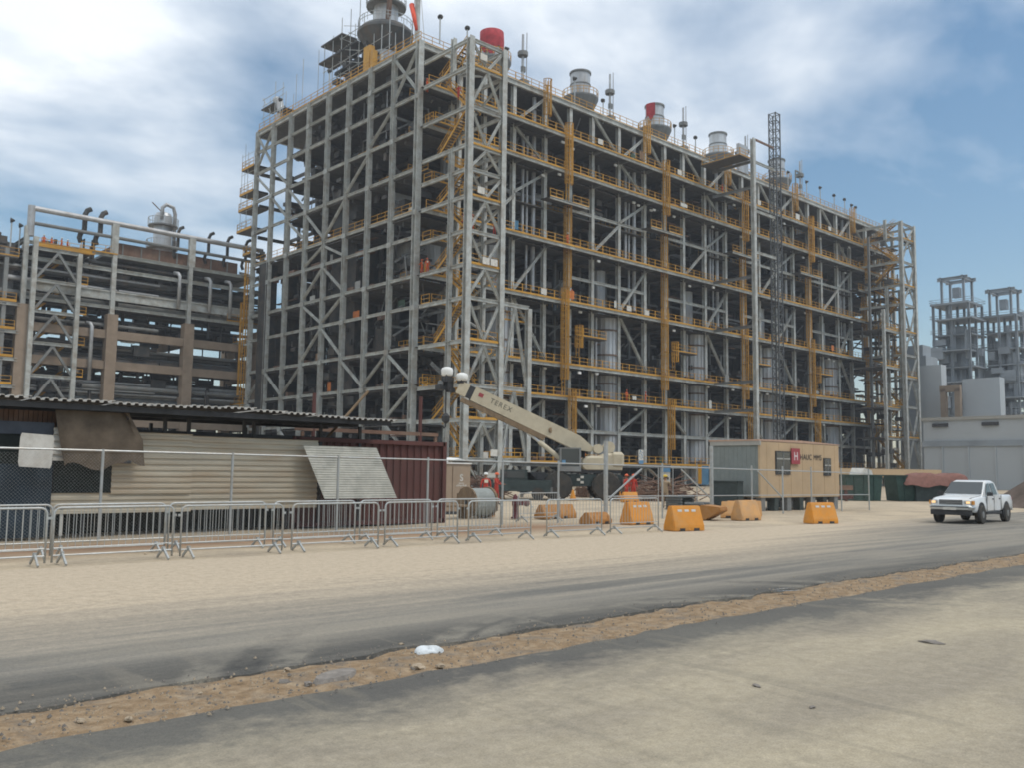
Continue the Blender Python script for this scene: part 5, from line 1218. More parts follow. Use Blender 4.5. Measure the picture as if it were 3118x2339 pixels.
for k in range(7):
    for y in (cyy+.25, cyy+Dc-.3): MB().box((cxx+.3+k*1.25, y, Hb/2), (.4, .4, Hb)).build('support', darkgreen if k % 2 else steel2, cabn)
MB().box((cxx+Lc/2, cyy+.4, Hb-.1), (Lc, .14, .2)).build('chassis_beam', black, cabn); MB().box((cxx+Lc/2, cyy+Dc-.4, Hb-.1), (Lc, .14, .2)).build('chassis_beam', black, cabn)
tag(MB().box((39.6, 26.9, .75), (.5, 1.6, 1.5)).box((39.55, 26.9, 1.52), (.55, 1.7, .05)).build('electrical_box', darkgreen), 'dark green electrical box against the grey cabin end', 'cabinet')
for i, (x, y, w, d, hh, lab) in enumerate([(38.2, 27.6, 1.1, 1.1, .55, 'dark pallet stack left of the cabin'), (39.0, 29.4, 1.3, 1.0, .8, 'taller dark pallet stack behind the first one left of the cabin')]):
    t = thing('pallet_stack', lab, 'pallets', (x, y, 0), 0, 'pallet stacks left of the cabin')
    for k in range(int(hh/.15)): 
        MB().box((x, y, .03+k*.15), (w, d, .03)).build('slat_layer', darkgreen, t); MB().box((x-w*.4, y, .1+k*.15), (.1, d, .1)).box((x+w*.4, y, .1+k*.15), (.1, d, .1)).build('bearer', steel2, t)

# ------------------------------------------------------------------ mobile crane
CR_ = .955
def cw(x, y, z): return Vector((x*CR_, y*CR_, 1.87+(z-1.87)*CR_))
crn = thing('mobile_crane', 'cream telescopic rough terrain crane with its boom lowered to the left', 'crane', (46.3, 43.6, 0))
foot, head = Vector((46.75, 43.05, 3.55)), Vector((39.25, 49.15, 7.95))
bd = (head-foot).normalized(); side = Vector((bd.y, -bd.x, 0)).normalized(); upb = bd.cross(side)*-1
if upb.z < 0: upb = -upb
nrm = -side if (-side).dot(Vector((0, 0, 1.87))-foot) > 0 else side
def boom_box(a, b_, w0, h0, w1, h1):
    pts = []
    for P, w, h in ((a, w0, h0), (b_, w1, h1)):
        pts += [P+side*sx*w/2+upb*sz*h/2 for sx, sz in ((-1, -1), (1, -1), (1, 1), (-1, 1))]
    return MB().poly(pts, [(3, 2, 1, 0), (4, 5, 6, 7), (0, 1, 5, 4), (1, 2, 6, 5), (2, 3, 7, 6), (3, 0, 4, 7)])
A_ = foot+bd*.9; B_ = foot+bd*8.9
bo = boom_box(A_, B_, .72, 1.02, .72, 1.02).build('boom', cream, crn)
boom_box(foot-bd*.25, A_, .6, .35, .72, 1.0).build('boom_heel', cream, crn)
boom_box(B_, B_+bd*.45, .6, .86, .6, .86).build('inner_boom', black, crn); boom_box(B_+bd*.42, B_+bd*1.15, .64, .95, .62, .9).build('boom_collar', cream, crn)
boom_box(A_-upb*.49, B_-upb*.49, .78, .07, .78, .07).build('boom_flange', cream, crn); boom_box(A_+bd*2.2-upb*.70+nrm*.1, B_+bd*.6-upb*.74+nrm*.1, .6, .36, .5, .30).build('boom_underside_shade', wood, crn)  # brown bar added to stand for the boom's shaded underside
hp = B_+bd*1.3
MB().lathe([(.30, -.30), (.40, -.2), (.43, .05), (.36, .2), (.15, .28), (.02, .29)], (39.78, 48.58, 8.42), 14).build('white_drum_cap', white, crn, smooth=True)
MB().lathe([(.32, -.36), (.40, -.25), (.43, .05), (.36, .2), (.15, .28), (.02, .29)], (38.98, 49.24, 8.80), 14).build('white_drum_cap', white, crn, smooth=True)
hb = MB(); hb.box(hp+bd*.55-upb*.1, (.5, .5, .9)).box(hp+bd*.9-upb*.55, (.6, .6, .35)).box(hp+bd*.2-upb*.45, (.5, .4, .3)); hb.box((38.98, 49.24, 8.3), (.55, .55, .5)).box((39.78, 48.58, 8.1), (.5, .5, .3)); hb.build('boom_head', black, crn)
for s_ in (-.16, .16): MB().lathe([(.26, -.04), (.26, .04)], hp+bd*1.05-upb*.35+side*s_, 16, 'X').build('sheave', steel2, crn)
b = MB()
for k in range(3): b.bar(hp+bd*.9+upb*(.1+.12*k), hp+bd*2.3+upb*(.62+.1*k), .045)
b.build('nose_stay', steel2, crn)
hk = hp+bd*.75
MB().tube(hk-Vector((0, 0, .4)), hk-Vector((0, 0, 2.3)), .03, 6).tube(hk-Vector((.15, .1, .4)), hk-Vector((.05, .03, 2.3)), .03, 6).build('hoist_rope', black, crn)
MB().lathe([(.06, -.38), (.26, -.2), (.28, .15), (.1, .36)], hk-Vector((0, 0, 2.6)), 10).path([hk-Vector((0, 0, 2.95)), hk-Vector((0, 0, 3.15)), hk-Vector((.14, 0, 3.3)), hk-Vector((.24, 0, 3.15))], .05, 6).build('hook_block', black, crn)
lc0 = foot+bd*5.2-upb*.6; lc1 = Vector((45.45, 44.1, 2.5))-nrm*-.55
MB().tube(lc1, lc1+(lc0-lc1)*.55, .17, 10).build('luffing_ram', cream, crn); MB().tube(lc1+(lc0-lc1)*.55, lc0, .12, 10).build('ram_rod', chrome, crn)
tx = put('lettering', text_mesh('TEREX', .50, crane_ink, xs=1.2), crn)
txm = Matrix.Identity(4)
xd = -bd; yd = nrm.cross(xd)
if yd.z < 0: xd = bd; yd = nrm.cross(xd)
for i in range(3): txm[i][0] = xd[i]; txm[i][1] = yd[i]; txm[i][2] = nrm[i]
txm.translation = foot+bd*6.8+nrm*.372+upb*.05-root_loc(crn); tx.matrix_basis = txm
lg = MB().box((0, 0, 0), (.34, .26, .01)).build('red_emblem', redsign, crn, world=False); t2 = txm.copy(); t2.translation = foot+bd*8.35+nrm*.372+upb*.1-root_loc(crn); lg.matrix_basis = t2
MB().lathe([(.05, 0), (.2, .02), (.2, .12), (.12, .16)], foot+bd*2.9+nrm*.38, 10, 'Y').build('side_lamp', wood, crn)
# superstructure: local frame a = along boom heading, s = side
ah = Vector((bd.x, bd.y, 0)).normalized(); rzc = math.atan2(ah.y, ah.x); C0 = Vector((46.2, 43.5, 0))
def loc_(a, s_, z): return C0+ah*a+side*s_+Vector((0, 0, z))
def cbox(a, s_, z, d): return MB().box(loc_(a, s_, z), d, rz=rzc)
hb_ = MB()
prof = [(-2.9, 1.95), (-.35, 1.95), (.0, 2.2), (-.05, 2.6), (-.45, 2.95), (-.75, 3.02), (-1.5, 3.0), (-1.7, 3.2), (-2.9, 3.2)]
for sgn in (-1, 1):
    m_ = MB(); pts = [loc_(a, sgn*.42, z) for a, z in prof]+[loc_(a, sgn*1.15, z) for a, z in prof]; n = len(prof)
    m_.poly(pts, [tuple(range(n)), tuple(range(2*n-1, n-1, -1))]+[(k, n+k, n+(k+1) % n, (k+1) % n) for k in range(n)]); m_.build('engine_hood', cream, crn).modifiers.new('bevel', 'BEVEL').width = .16
cbox(-1.0, 0, 1.95, (3.6, 2.2, .22)).build('slewing_deck', black, crn)
cbox(-2.55, 0, 2.75, (.9, 2.5, 1.1)).build('counterweight', cream, crn).modifiers.new('bevel', 'BEVEL').width = .18
cbox(-3.02, .7, 2.5, (.05, .8, .7)).build('warning_stripe', redsign, crn)
for a, z, r_ in ((-1.25, 3.5, .33), (-2.0, 3.62, .40)):
    m_ = MB(); c_ = loc_(a, 0, z)+nrm*.6; m_.lathe([(r_, -.35), (r_, .35)], (0, 0, 0), 14, 'Y'); 
    for i_ in range(len(m_.v)): m_.v[i_] = c_+Matrix.Rotation(rzc, 3, 'Z') @ m_.v[i_]
    m_.build('winch_drum', cream, crn)
cbox(-.3, .3, 3.3, (.35, .5, .8)).build('boom_pivot_bracket', black, crn)
cab_ = cbox(.75, nrm.dot(side)*1.0, 2.72, (1.35, .95, 1.5)).build('operator_cab', glass, crn)
for a in (.08, 1.42):
    for s2 in (-.46, .46): cbox(a, nrm.dot(side)*1.0+s2, 2.72, (.12, .1, 1.56)).build('cab_pillar', steel2, crn)
cbox(.75, nrm.dot(side)*1.0, 3.5, (1.45, 1.0, .08)).build('cab_roof', steel2, crn); cbox(.75, nrm.dot(side)*1.0, 2.1, (1.42, .99, .34)).build('cab_base', steel2, crn)
cbox(1.2, nrm.dot(side)*1.5, 2.55, (.25, .04, .3)).build('cab_sticker', bluesign, crn)
# carrier, turned a little from the boom
cbox(.4, 0, 1.35, (6.6, 2.3, .8)).build('carrier_frame', darkgreen, crn); cbox(3.2, 0, 1.6, (1.6, 2.5, .5)).build('carrier_deck', black, crn)
def wheel(a, s_, r_=.98, w_=.62, par=crn):
    c_ = loc_(a, s_, r_); prof = [(.45, -w_/2), (r_*.9, -w_/2), (r_, -w_/2+.1), (r_, w_/2-.1), (r_*.9, w_/2), (.45, w_/2)]
    m_ = MB().lathe(prof, (0, 0, 0), 24, 'Y'); m_.v = [c_+Matrix.Rotation(rzc, 3, 'Z') @ v for v in m_.v]; wh = m_.build('wheel', tyre, par)
    m_ = MB().lathe([(.46, -w_/2+.1), (.46, w_/2-.1)], (0, 0, 0), 16, 'Y').lathe([(.18, -w_/2), (.18, w_/2)], (0, 0, 0), 12, 'Y'); m_.v = [c_+Matrix.Rotation(rzc, 3, 'Z') @ v for v in m_.v]; m_.build('rim', rim_m, wh)
    m_ = MB()
    for k in range(22):
        an = 2*math.pi*k/22; m_.box(c_+Matrix.Rotation(rzc, 3, 'Z') @ Vector((math.cos(an)*r_, 0, math.sin(an)*r_)), (.1, w_*.9, .07), rot=(Matrix.Rotation(rzc, 4, 'Z') @ Matrix.Rotation(-an+math.pi/2, 4, 'Y')).to_euler())
    m_.build('tread', tyre, wh)
for a in (-1.75, 1.55):
    for s_ in (-1.12, 1.12): wheel(a, s_)
for a in (-3.1, 3.9):
    for s_ in (-1.35, 1.35): cbox(a, s_, 1.0, (.3, .3, .9)).build('outrigger_leg', steel2, crn); cbox(a, s_, .5, (.5, .5, .08)).build('outrigger_pad', black, crn)
for k in range(3): cbox(-.1+.25*(k % 2), nrm.dot(side)*1.18, 1.2+.18*k, (.22, .04, .16)).build('tool_box_label', whited, crn)
# dark site truck parked left of the crane
tk = thing('dark_truck', 'dark green site truck mostly hidden left of the crane wheels', 'truck', (41.9, 44.6, 0))
dirx = Vector((.72, -.69, 0)); rzt = math.atan2(dirx.y, dirx.x); T0 = Vector((41.7, 44.9, 0))
def tb(a, s_, z, d): return MB().box(T0+dirx*a+Vector((-dirx.y, dirx.x, 0))*s_+Vector((0, 0, z)), d, rz=rzt)
tb(0, 0, .95, (4.6, 1.9, .75)).build('body', darkgreen, tk); tb(-.2, 0, 1.65, (1.8, 1.75, .7)).build('cab', darkgreen, tk); tb(-.2, -.89, 1.7, (1.4, .03, .45)).build('window', glass, tk)
m_ = MB(); q = [T0+dirx*a+Vector((-dirx.y, dirx.x, 0))*s_+Vector((0, 0, z)) for a, z in ((.7, 1.98), (1.35, 1.34)) for s_ in (-.82, .82)]; m_.poly(q+[v+Vector((0, 0, .03)) for v in q], [(0, 1, 3, 2), (4, 6, 7, 5), (0, 2, 6, 4), (1, 5, 7, 3)]); m_.build('windscreen', glass, tk)
tb(-1.5, 0, 1.6, (1.2, 1.5, .3)).build('load', whited, tk); tb(2.3, 0, .7, (.15, 1.9, .3)).build('bumper', steel2, tk)
for a in (-1.4, 1.4):
    for s_ in (-.9, .9):
        c_ = T0+dirx*a+Vector((-dirx.y, dirx.x, 0))*s_+Vector((0, 0, .42)); m_ = MB().lathe([(.2, -.13), (.42, -.12), (.42, .12), (.2, .13)], (0, 0, 0), 16, 'Y'); m_.v = [c_+Matrix.Rotation(rzt, 3, 'Z') @ v for v in m_.v]; m_.build('wheel', tyre, tk)
# ------------------------------------------------------------------ white pickup (local: x forward, y left)
pk = thing('pickup_truck', 'white double cab pickup truck with lit headlamps driving on the far road', 'pickup truck', (40.5, 15.33, 0), R(183))
def PB(): return MB()
W2 = .86
def body_sections(secs, name, m, smooth=True):
    """loft of half outlines (x, [(y, z)...]) mirrored"""
    b = MB(); n = None; pts = []
    for x, half in secs:
        ring = [(y, z) for y, z in half]+[(-y, z) for y, z in reversed(half)]; n = len(ring); pts += [(x, y, z) for y, z in ring]
    fs = []
    for i in range(len(secs)-1):
        for k in range(n): fs.append((i*n+k, i*n+(k+1) % n, (i+1)*n+(k+1) % n, (i+1)*n+k))
    fs += [tuple(range(n-1, -1, -1)), tuple(range((len(secs)-1)*n, len(secs)*n))]
    b.poly(pts, fs); me = b.mesh(name, m); o = put(name, me, pk)
    md = o.modifiers.new('bevel', 'BEVEL'); md.width = .035; md.segments = 2; md.limit_method = 'ANGLE'; md.angle_limit = R(28)
    if smooth: me.polygons.foreach_set('use_smooth', [True]*len(me.polygons))
    return o
def hs(w, z0, z1, sh_=.05): return [(w-.06, z0), (w, z0+.12), (w, (z0+z1)/2), (w-sh_, z1-.05), (w-sh_-.08, z1)]
body_sections([(2.52, hs(.74, .58, .93)), (2.46, hs(.80, .52, .99)), (2.2, hs(.845, .46, 1.05)), (1.2, hs(.865, .44, 1.12)), (.95, hs(.865, .44, 1.14)), (-.9, hs(.865, .44, 1.15))], 'body', truckw)
body_sections([(-.92, hs(.865, .50, 1.16)), (-2.45, hs(.86, .52, 1.15)), (-2.52, hs(.84, .56, 1.12))], 'cargo_bed', truckw)
MB().box((-1.7, 0, 1.11), (1.45, 1.42, .09)).build('bed_floor', black, pk, world=False)
def gh(w0, z0, w1, z1): return [(w0, z0), (w0-(w0-w1)*.5, (z0+z1)/2), (w1, z1-.06), (w1-.1, z1)]
body_sections([(1.10, gh(.80, 1.10, .76, 1.16)), (.42, gh(.82, 1.10, .67, 1.70)), (.1, gh(.82, 1.10, .66, 1.755)), (-.55, gh(.82, 1.10, .66, 1.755)), (-.80, gh(.82, 1.10, .66, 1.70)), (-.97, gh(.82, 1.10, .76, 1.18))], 'cab', truckw)
ws = MB(); ws.poly([(1.05, -.72, 1.175), (1.05, .72, 1.175), (.47, .62, 1.665), (.47, -.62, 1.665)], [(0, 1, 2, 3)]); ws.v = [v+Vector((.035, 0, .02)) for v in ws.v]; ws.build('windscreen', glass, pk, world=False)
for s_ in (-1, 1):
    for pts in ([(.86, 1.17), (.42, 1.62), (.13, 1.64), (.13, 1.17)], [(.02, 1.17), (.02, 1.64), (-.5, 1.64), (-.62, 1.17)]):
        q = [(x, s_*(.825-.155*(z-1.1)/.65+.012), z) for x, z in pts]; MB().poly(q, [(0, 1, 2, 3)]).build('side_window', glass, pk, world=False)
    dr = MB().box((.5, s_*.872, .82), (.86, .012, .58)).build('door', truckw, pk, world=False); MB().box((.18, s_*.885, 1.0), (.16, .03, .04)).build('handle', black, dr, world=False)
    dr = MB().box((-.42, s_*.872, .82), (.78, .012, .58)).build('door', truckw, pk, world=False); MB().box((-.68, s_*.885, 1.0), (.16, .03, .04)).build('handle', black, dr, world=False)
    MB().box((.84, s_*.97, 1.2), (.12, .2, .15)).build('mirror', black, pk, world=False)
    MB().box((2.46, s_*.64, .87), (.12, .27, .14)).build('lamp_glass', chrome, pk, world=False); MB().box((2.485, s_*.66, .87), (.10, .14, .085)).build('headlamp', lampm, pk, world=False); MB().box((2.40, s_*.80, .86), (.2, .09, .15)).build('indicator', orange, pk, world=False)
    MB().box((-2.5, s_*.76, .9), (.06, .13, .3)).build('tail_lamp', redsign, pk, world=False)
    MB().box((-.05, s_*.83, .42), (1.9, .06, .1)).build('sill', black, pk, world=False)
    for x in (1.55, -1.62):
        MB().lathe([(.44, -.02), (.44, .02)], (x, s_*.85, .44), 20, 'Y').build('wheel_arch', black, pk, world=False)
        wh = MB().lathe([(.2, -.12), (.35, -.12), (.375, -.08), (.375, .08), (.35, .12), (.2, .12)], (x, s_*.80, .375), 24, 'Y').build('wheel', tyre, pk, world=False)
        MB().lathe([(.2, -.08), (.2, .08), (.08, .10)], (x, s_*.83, .375), 14, 'Y').build('rim', rim_m, wh, world=False)
for x0_, x1_, z_ in ((.92, .94, .82), (.06, .075, .82), (-.82, -.80, .82), (-.915, -.90, .85)):
    for s_ in (-1, 1): MB().box(((x0_+x1_)/2, s_*.876, z_), (x1_-x0_, .012, .62)).build('panel_gap', black, pk, world=False)
for s_ in (-1, 1): MB().box((1.7, s_*.70, 1.085), (1.5, .014, .02), rot=Euler((0, R(4), 0))).build('panel_gap', black, pk, world=False); MB().box((.95, s_*.3, 1.2), (.05, .5, .02), rot=Euler((0, R(-40), 0))).build('wiper', black, pk, world=False)
MB().box((2.50, 0, .86), (.08, .88, .21)).build('grille', black, pk, world=False)
for k in range(3): MB().box((2.545, 0, .80+.06*k), (.012, .86, .014)).build('grille_bar', chrome, pk, world=False)
body_sections([(2.64, hs(.72, .58, .76, .02)), (2.56, hs(.82, .56, .77, .02)), (2.36, hs(.885, .56, .76, .02))], 'bumper', chrome)
MB().box((2.5, 0, .46), (.16, 1.55, .2)).box((1.55, 0, .38), (.12, 1.4, .12)).box((-1.62, 0, .38), (.14, 1.4, .14)).box((0, 0, .48), (4.6, .9, .14)).build('underbody', black, pk, world=False)
MB().box((2.655, .0, .62), (.012, .5, .11)).build('number_plate', whited, pk, world=False)
MB().box((-2.62, 0, .56), (.14, 1.6, .16)).build('rear_bumper', chrome, pk, world=False)

# ------------------------------------------------------------------ yard clutter at the right and in the middle
for (x, y, lab) in ((67.3, 33.8, 'green skip container, left one behind the fence right of the cabin'), (71.0, 31.6, 'green skip container, right one beside the red orange tarpaulin')):
    t = thing('skip_container', lab, 'skip', (x, y, 0), R(-35), 'green skips right of the cabin')
    b = MB(); b.prism([(-1.3, 0), (1.3, 0), (1.5, 1.9), (-1.5, 1.9)], 'Y', -.9, .9).build('body', greenm, t, world=False)
    MB().box((0, 0, 1.93), (3.1, 1.95, .1)).build('rim', greenm, t, world=False)
    for k in (-.8, 0, .8): MB().box((k, -.93, .95), (.1, .08, 1.8)).build('rib', greenm, t, world=False)
tag(MB().prism([(-.9, 0), (.9, 0), (.7, .35), (-.5, .5)], 'Y', -.5, .5).build('pale_sack', whited), 'pale sack lying on the left green skip', 'sack').location = (67.2, 33.5, 1.98)
rb = thing('covered_stack', 'low stack under a red orange tarpaulin behind the pickup', 'covered stack', (73, 29.2, 0))
b = MB(); pts = []
for i in range(13):
    for j in range(7):
        u, v_ = i/12*2-1, j/6*2-1; z = (1.15+1.05*(1-max(abs(v_), .45)**3)) if abs(u) < .95 else 1.2; pts.append((71.9+u*2.6*.72+v_*.9*.69, 29.9-u*2.6*.69+v_*.9*.72, z+.1*math.sin(i*1.3+j)))
b.poly(pts, [(7*i+j, 7*i+7+j, 7*i+8+j, 7*i+j+1) for i in range(12) for j in range(6)]); b.build('tarpaulin', redor, rb, smooth=True)
MB().box((71.9, 29.9, .65), (3.4, 1.2, 1.3), rz=R(-44)).build('stack', darkgreen, rb)
jb = tag(MB().box((78.2, 37.9, 2.15), (16, .35, .75), rz=R(-20)).build('beige_pipeline', cabtan), 'long raised beige beam running right from behind the cabin', 'beam')
for k in range(6): pass
lg_ = thing('dark_red_frame', 'low dark red steel frame on the ground right of the cabin', 'steel frame', (62.5, 34.0, 0))
for z in (.35, 1.0): MB().box((62.5, 34.0, z), (4.2, .2, .35), rz=R(-40)).build('beam', rust if z > .5 else redcont, lg_)
for k in (-1.6, 0, 1.6): MB().box((62.5+k*.77, 34.0-k*.64, .5), (.18, .18, 1.0), rz=R(-40)).build('leg', redcont, lg_)
rs = random.Random(11)
for i, (x, y, w, lab) in enumerate(((54.5, 47.5, 7.0, 'heap of rusty brown scaffold material behind the right half of the fence'), (50.5, 39.2, 3.4, 'smaller heap of rusty material left of the cabin'), (43.3, 50.5, 4.0, 'brown tangle of steel behind the cable reel'))):
    t = thing('scrap_heap', lab, 'scrap heap', (x, y, 0), 0, 'heaps of rusty scaffold material')
    b = MB()
    for k in range(150):
        c = Vector((x+rs.gauss(0, w*.28), y+rs.gauss(0, .7), rs.random()*1.35)); d = Vector((rs.uniform(-1, 1), rs.uniform(-.5, .5), rs.uniform(-.15, .25))).normalized()*rs.uniform(.4, 1.6); b.tube(c-d, c+d, .035, 5)
    b.build('tubes', rust, t, kind='stuff')
    MB().box((x, y+.2, .35), (w, 1.2, .7)).build('base_bundle', rust, t)
pf = thing('ground_frame', 'grey braced steel trestle standing behind the right half of the fence', 'trestle', (52, 45, 0))
for x, y in ((46.0, 49.0), (49.8, 45.6), (53.6, 42.2)): member('post', (x, y, 0), (x, y, 2.4), .16, .16, steel2, pf)
member('beam', (45.4, 49.5, 2.4), (54.2, 41.7, 2.4), .18, .25, steel2, pf)
for a, c in (((46, 49), (49.8, 45.6)), ((53.6, 42.2), (49.8, 45.6))): member('brace', (*a, .2), (*c, 2.3), .12, .12, steel2, pf, 'B')
sgn = thing('notice_sign', 'blue and white notice sign hanging at the fence behind the nearest road barrier', 'sign', (39.85, 31.0, 0))
SR = R(-42)
for k in (-.4, .4): MB().tube((39.85+k*.74, 31-k*.67, 0), (39.85+k*.74, 31-k*.67, 2.2), .025, 6).build('post', galv, sgn)
MB().box((39.85, 31.0, 1.68), (.5, .03, .62), rz=SR).build('panel', whited, sgn); MB().box((39.83, 30.975, 2.06), (.5, .03, .22), rz=SR).build('blue_panel', bluesign, sgn)
pm = MB()
for k in range(5): pm.box((39.815+.06*(k-2)*.74, 30.96-.06*(k-2)*.67-.004, 1.70-.05*abs(k-2)), (.06, .012, .12), rz=SR)
pm.build('print', ink, sgn)
s2_ = thing('notice_sign', 'speckled blue and white board on the lowest module deck right of the crane', 'sign', (101.2, 83.1, 3.2))
MB().box((101.2, 83.1, 4.25), (1.1, .06, 1.9)).build('panel', whited, s2_); MB().box((101.2, 83.08, 3.45), (1.0, .06, .5)).build('blue_panel', bluesign, s2_)
for k in range(9): MB().box((101.2+.35*math.sin(k*2.3), 83.05, 4.0+.13*k), (.26, .03, .08), rot=Euler((0, R(30), 0))).build('print', bluesign, s2_)
s3_ = thing('notice_sign', 'narrow yellow and blue banner at the left end of the cabin behind the fence', 'sign', (43.8, 31.8, 0))
MB().tube((43.8, 31.8, 0), (43.8, 31.8, 2.5), .03, 6).build('post', galv, s3_); MB().box((43.95, 31.7, 1.85), (.2, .03, 1.1), rz=SR).build('yellow_band', yellow, s3_); MB().box((44.2, 31.5, 1.8), (.4, .03, 1.1), rz=SR).build('blue_band', bluesign, s3_)
for i, (x, y, lab) in enumerate(((44.4, 42.3, 'small orange traffic cone at the left crane wheel'), (48.3, 41.6, 'small orange traffic cone right of the crane'), (41.3, 46.0, 'orange traffic cone near the dark truck bumper'))):
    t = thing('traffic_cone', lab, 'traffic cone', (x, y, 0), 0, 'traffic cones near the crane'); MB().lathe([(.24, .04), (.05, .72)], (x, y, 0), 12).build('cone', orange, t); MB().box((x, y, .02), (.56, .56, .04)).build('base', orangeb, t)
md_ = MB(); pts = []; n = 22
for i in range(n+1):
    for j in range(n+1):
        u, v_ = i/n*2-1, j/n*2-1; r_ = math.hypot(u, v_); h_ = max(0, 1-r_)**.9*4.6; pts.append((72+u*11, 17.8+v_*7.5, h_*(1+.25*nz(u*3, v_*3, 1, 30))-.1))
md_.poly(pts, [((n+1)*i+j, (n+1)*(i+1)+j, (n+1)*(i+1)+j+1, (n+1)*i+j+1) for i in range(n) for j in range(n)])
tag(md_.build('soil_mound', moundm, smooth=True), 'dark brown soil mound behind the pickup at the right edge', 'soil mound')

# ------------------------------------------------------------------ people
def body_mesh(pose, cm):
    P_ = {'pelvis': (0, 0, .95), 'waist': (0, 0, 1.1), 'chest': (0, .0, 1.32), 'neck': (0, 0, 1.49), 'head0': (0, -.01, 1.58), 'head1': (0, -.015, 1.70)}
    step = {'stand': .0, 'walk': .26, 'reach': .08}[pose]
    for s_, n in ((1, 'L'), (-1, 'R')):
        st = step*s_
        P_['hip'+n] = (.095*s_, 0, .90); P_['knee'+n] = (.105*s_, -st*.6-.02, .50); P_['ank'+n] = (.11*s_, -st if pose != 'walk' or s_ > 0 else -st+.06, .09 if pose != 'walk' or s_ > 0 else .13); P_['toe'+n] = (.12*s_, P_['ank'+n][1]-.17, .045)
        P_['sho'+n] = (.19*s_, 0, 1.42)
        if pose == 'reach': e, h = (.27*s_, -.12, 1.20), (.22*s_, -.36, 1.16)
        elif pose == 'walk': e, h = (.26*s_, .10*s_, 1.16), (.27*s_, -.04+.20*s_, .94)
        else: e, h = (.26*s_, .03, 1.15), (.27*s_, -.06, .91)
        P_['elb'+n] = e; P_['wri'+n] = h
        d = (Vector(h)-Vector(e)).normalized(); P_['palm'+n] = tuple(Vector(h)+d*.07)
    names = list(P_); idx = {k: i for i, k in enumerate(names)}; V = [Vector(P_[k]) for k in names]
    rad = {'pelvis': (.15, .11), 'waist': (.145, .105), 'chest': (.17, .115), 'neck': (.06, .06), 'head0': (.075, .085), 'head1': (.085, .095)}
    for n in 'LR': rad.update({'hip'+n: (.095, .095), 'knee'+n: (.07, .07), 'ank'+n: (.055, .055), 'toe'+n: (.045, .035), 'sho'+n: (.07, .07), 'elb'+n: (.05, .05), 'wri'+n: (.034, .034), 'palm'+n: (.036, .026)})
    E = [('pelvis', 'waist'), ('waist', 'chest'), ('chest', 'neck'), ('neck', 'head0'), ('head0', 'head1')]
    for n in 'LR': E += [('pelvis', 'hip'+n), ('hip'+n, 'knee'+n), ('knee'+n, 'ank'+n), ('ank'+n, 'toe'+n), ('chest', 'sho'+n), ('sho'+n, 'elb'+n), ('elb'+n, 'wri'+n), ('wri'+n, 'palm'+n)]
    RAD = [rad[k] for k in names]; EE = [(idx[a], idx[b]) for a, b in E]
    for s_, n in ((1, 'L'), (-1, 'R')):                   # four fingers and a thumb
        w_, p_ = Vector(P_['wri'+n]), Vector(P_['palm'+n]); d = (p_-w_).normalized(); sd = Vector((0, 1, 0)) if abs(d.y) < .7 else Vector((1, 0, 0)); sd = (sd-d*sd.dot(d)).normalized()
        for k, ln in enumerate((.062, .072, .068, .055)):
            a = p_+sd*(-.024+.016*k)+d*.02; V += [a, a+d*ln*.55, a+d*ln+Vector((-.02*s_, 0, 0))]; i0 = len(V)-3; RAD += [(.010, .010), (.009, .009), (.008, .008)]; EE += [(idx['palm'+n], i0), (i0, i0+1), (i0+1, i0+2)]
        a = w_+d*.03-sd*.03; V += [a, a+d*.035-sd*.015]; i0 = len(V)-2; RAD += [(.012, .012), (.010, .010)]; EE += [(idx['wri'+n], i0), (i0, i0+1)]
    me = bpy.data.meshes.new('skeleton'); me.from_pydata([tuple(v) for v in V], EE, [])
    o = bpy.data.objects.new('tmp_body', me); COL.objects.link(o); o.modifiers.new('skin', 'SKIN')
    for i, sv_ in enumerate(me.skin_vertices[0].data): sv_.radius = RAD[i]; sv_.use_root = (i == 0)
    o.modifiers['skin'].use_smooth_shade = True; sb = o.modifiers.new('sub', 'SUBSURF'); sb.levels = 1; sb.render_levels = 1
    dg = bpy.context.evaluated_depsgraph_get(); dg.update(); out = bpy.data.meshes.new_from_object(o.evaluated_get(dg)); bpy.data.objects.remove(o)
    out.name = 'body'; out.materials.clear()
    for m in (cm, skin, boots): out.materials.append(m)
    hands = [Vector(P_['palm'+n]) for n in 'LR']
    for p in out.polygons:
        c = p.center; k = 0
        if c.z > 1.50 or min((c-h).length for h in hands) < .11: k = 1
        elif c.z < .14: k = 2
        p.material_index = k
    # face: nose, brow and mouth hints on the front (-Y) of the head
    return out
BODY = {}
hm = MB(); hm.lathe([(.135, 0), (.125, .05), (.09, .11), (.03, .135)], (0, 0, 0), 14).prism([(-.10, 0), (.10, 0), (.08, -.19), (-.08, -.19)], 'Z', 0, .015)
HELM = {m.name: hm.mesh('helmet', m, smooth=True) for m in (helm_w, helm_y, helm_o)}
fc = MB(); fc.poly([(-.012, -.10, 1.625), (.012, -.10, 1.625), (0, -.135, 1.60), (0, -.105, 1.665)], [(0, 1, 2), (0, 2, 3), (1, 3, 2)]); fc.cur = 1; fc.box((-.033, -.103, 1.645), (.024, .012, .012)).box((.033, -.103, 1.645), (.024, .012, .012)).box((0, -.104, 1.572), (.05, .01, .01)); fc.cur = 0; fc.box((-.098, .0, 1.63), (.02, .035, .06)).box((.098, 0, 1.63), (.02, .035, .06))
FACE = fc.mesh('face', [skin, boots])
pt = MB().box((0, .125, 1.33), (.20, .02, .17)).mesh('back_patch', reflec)
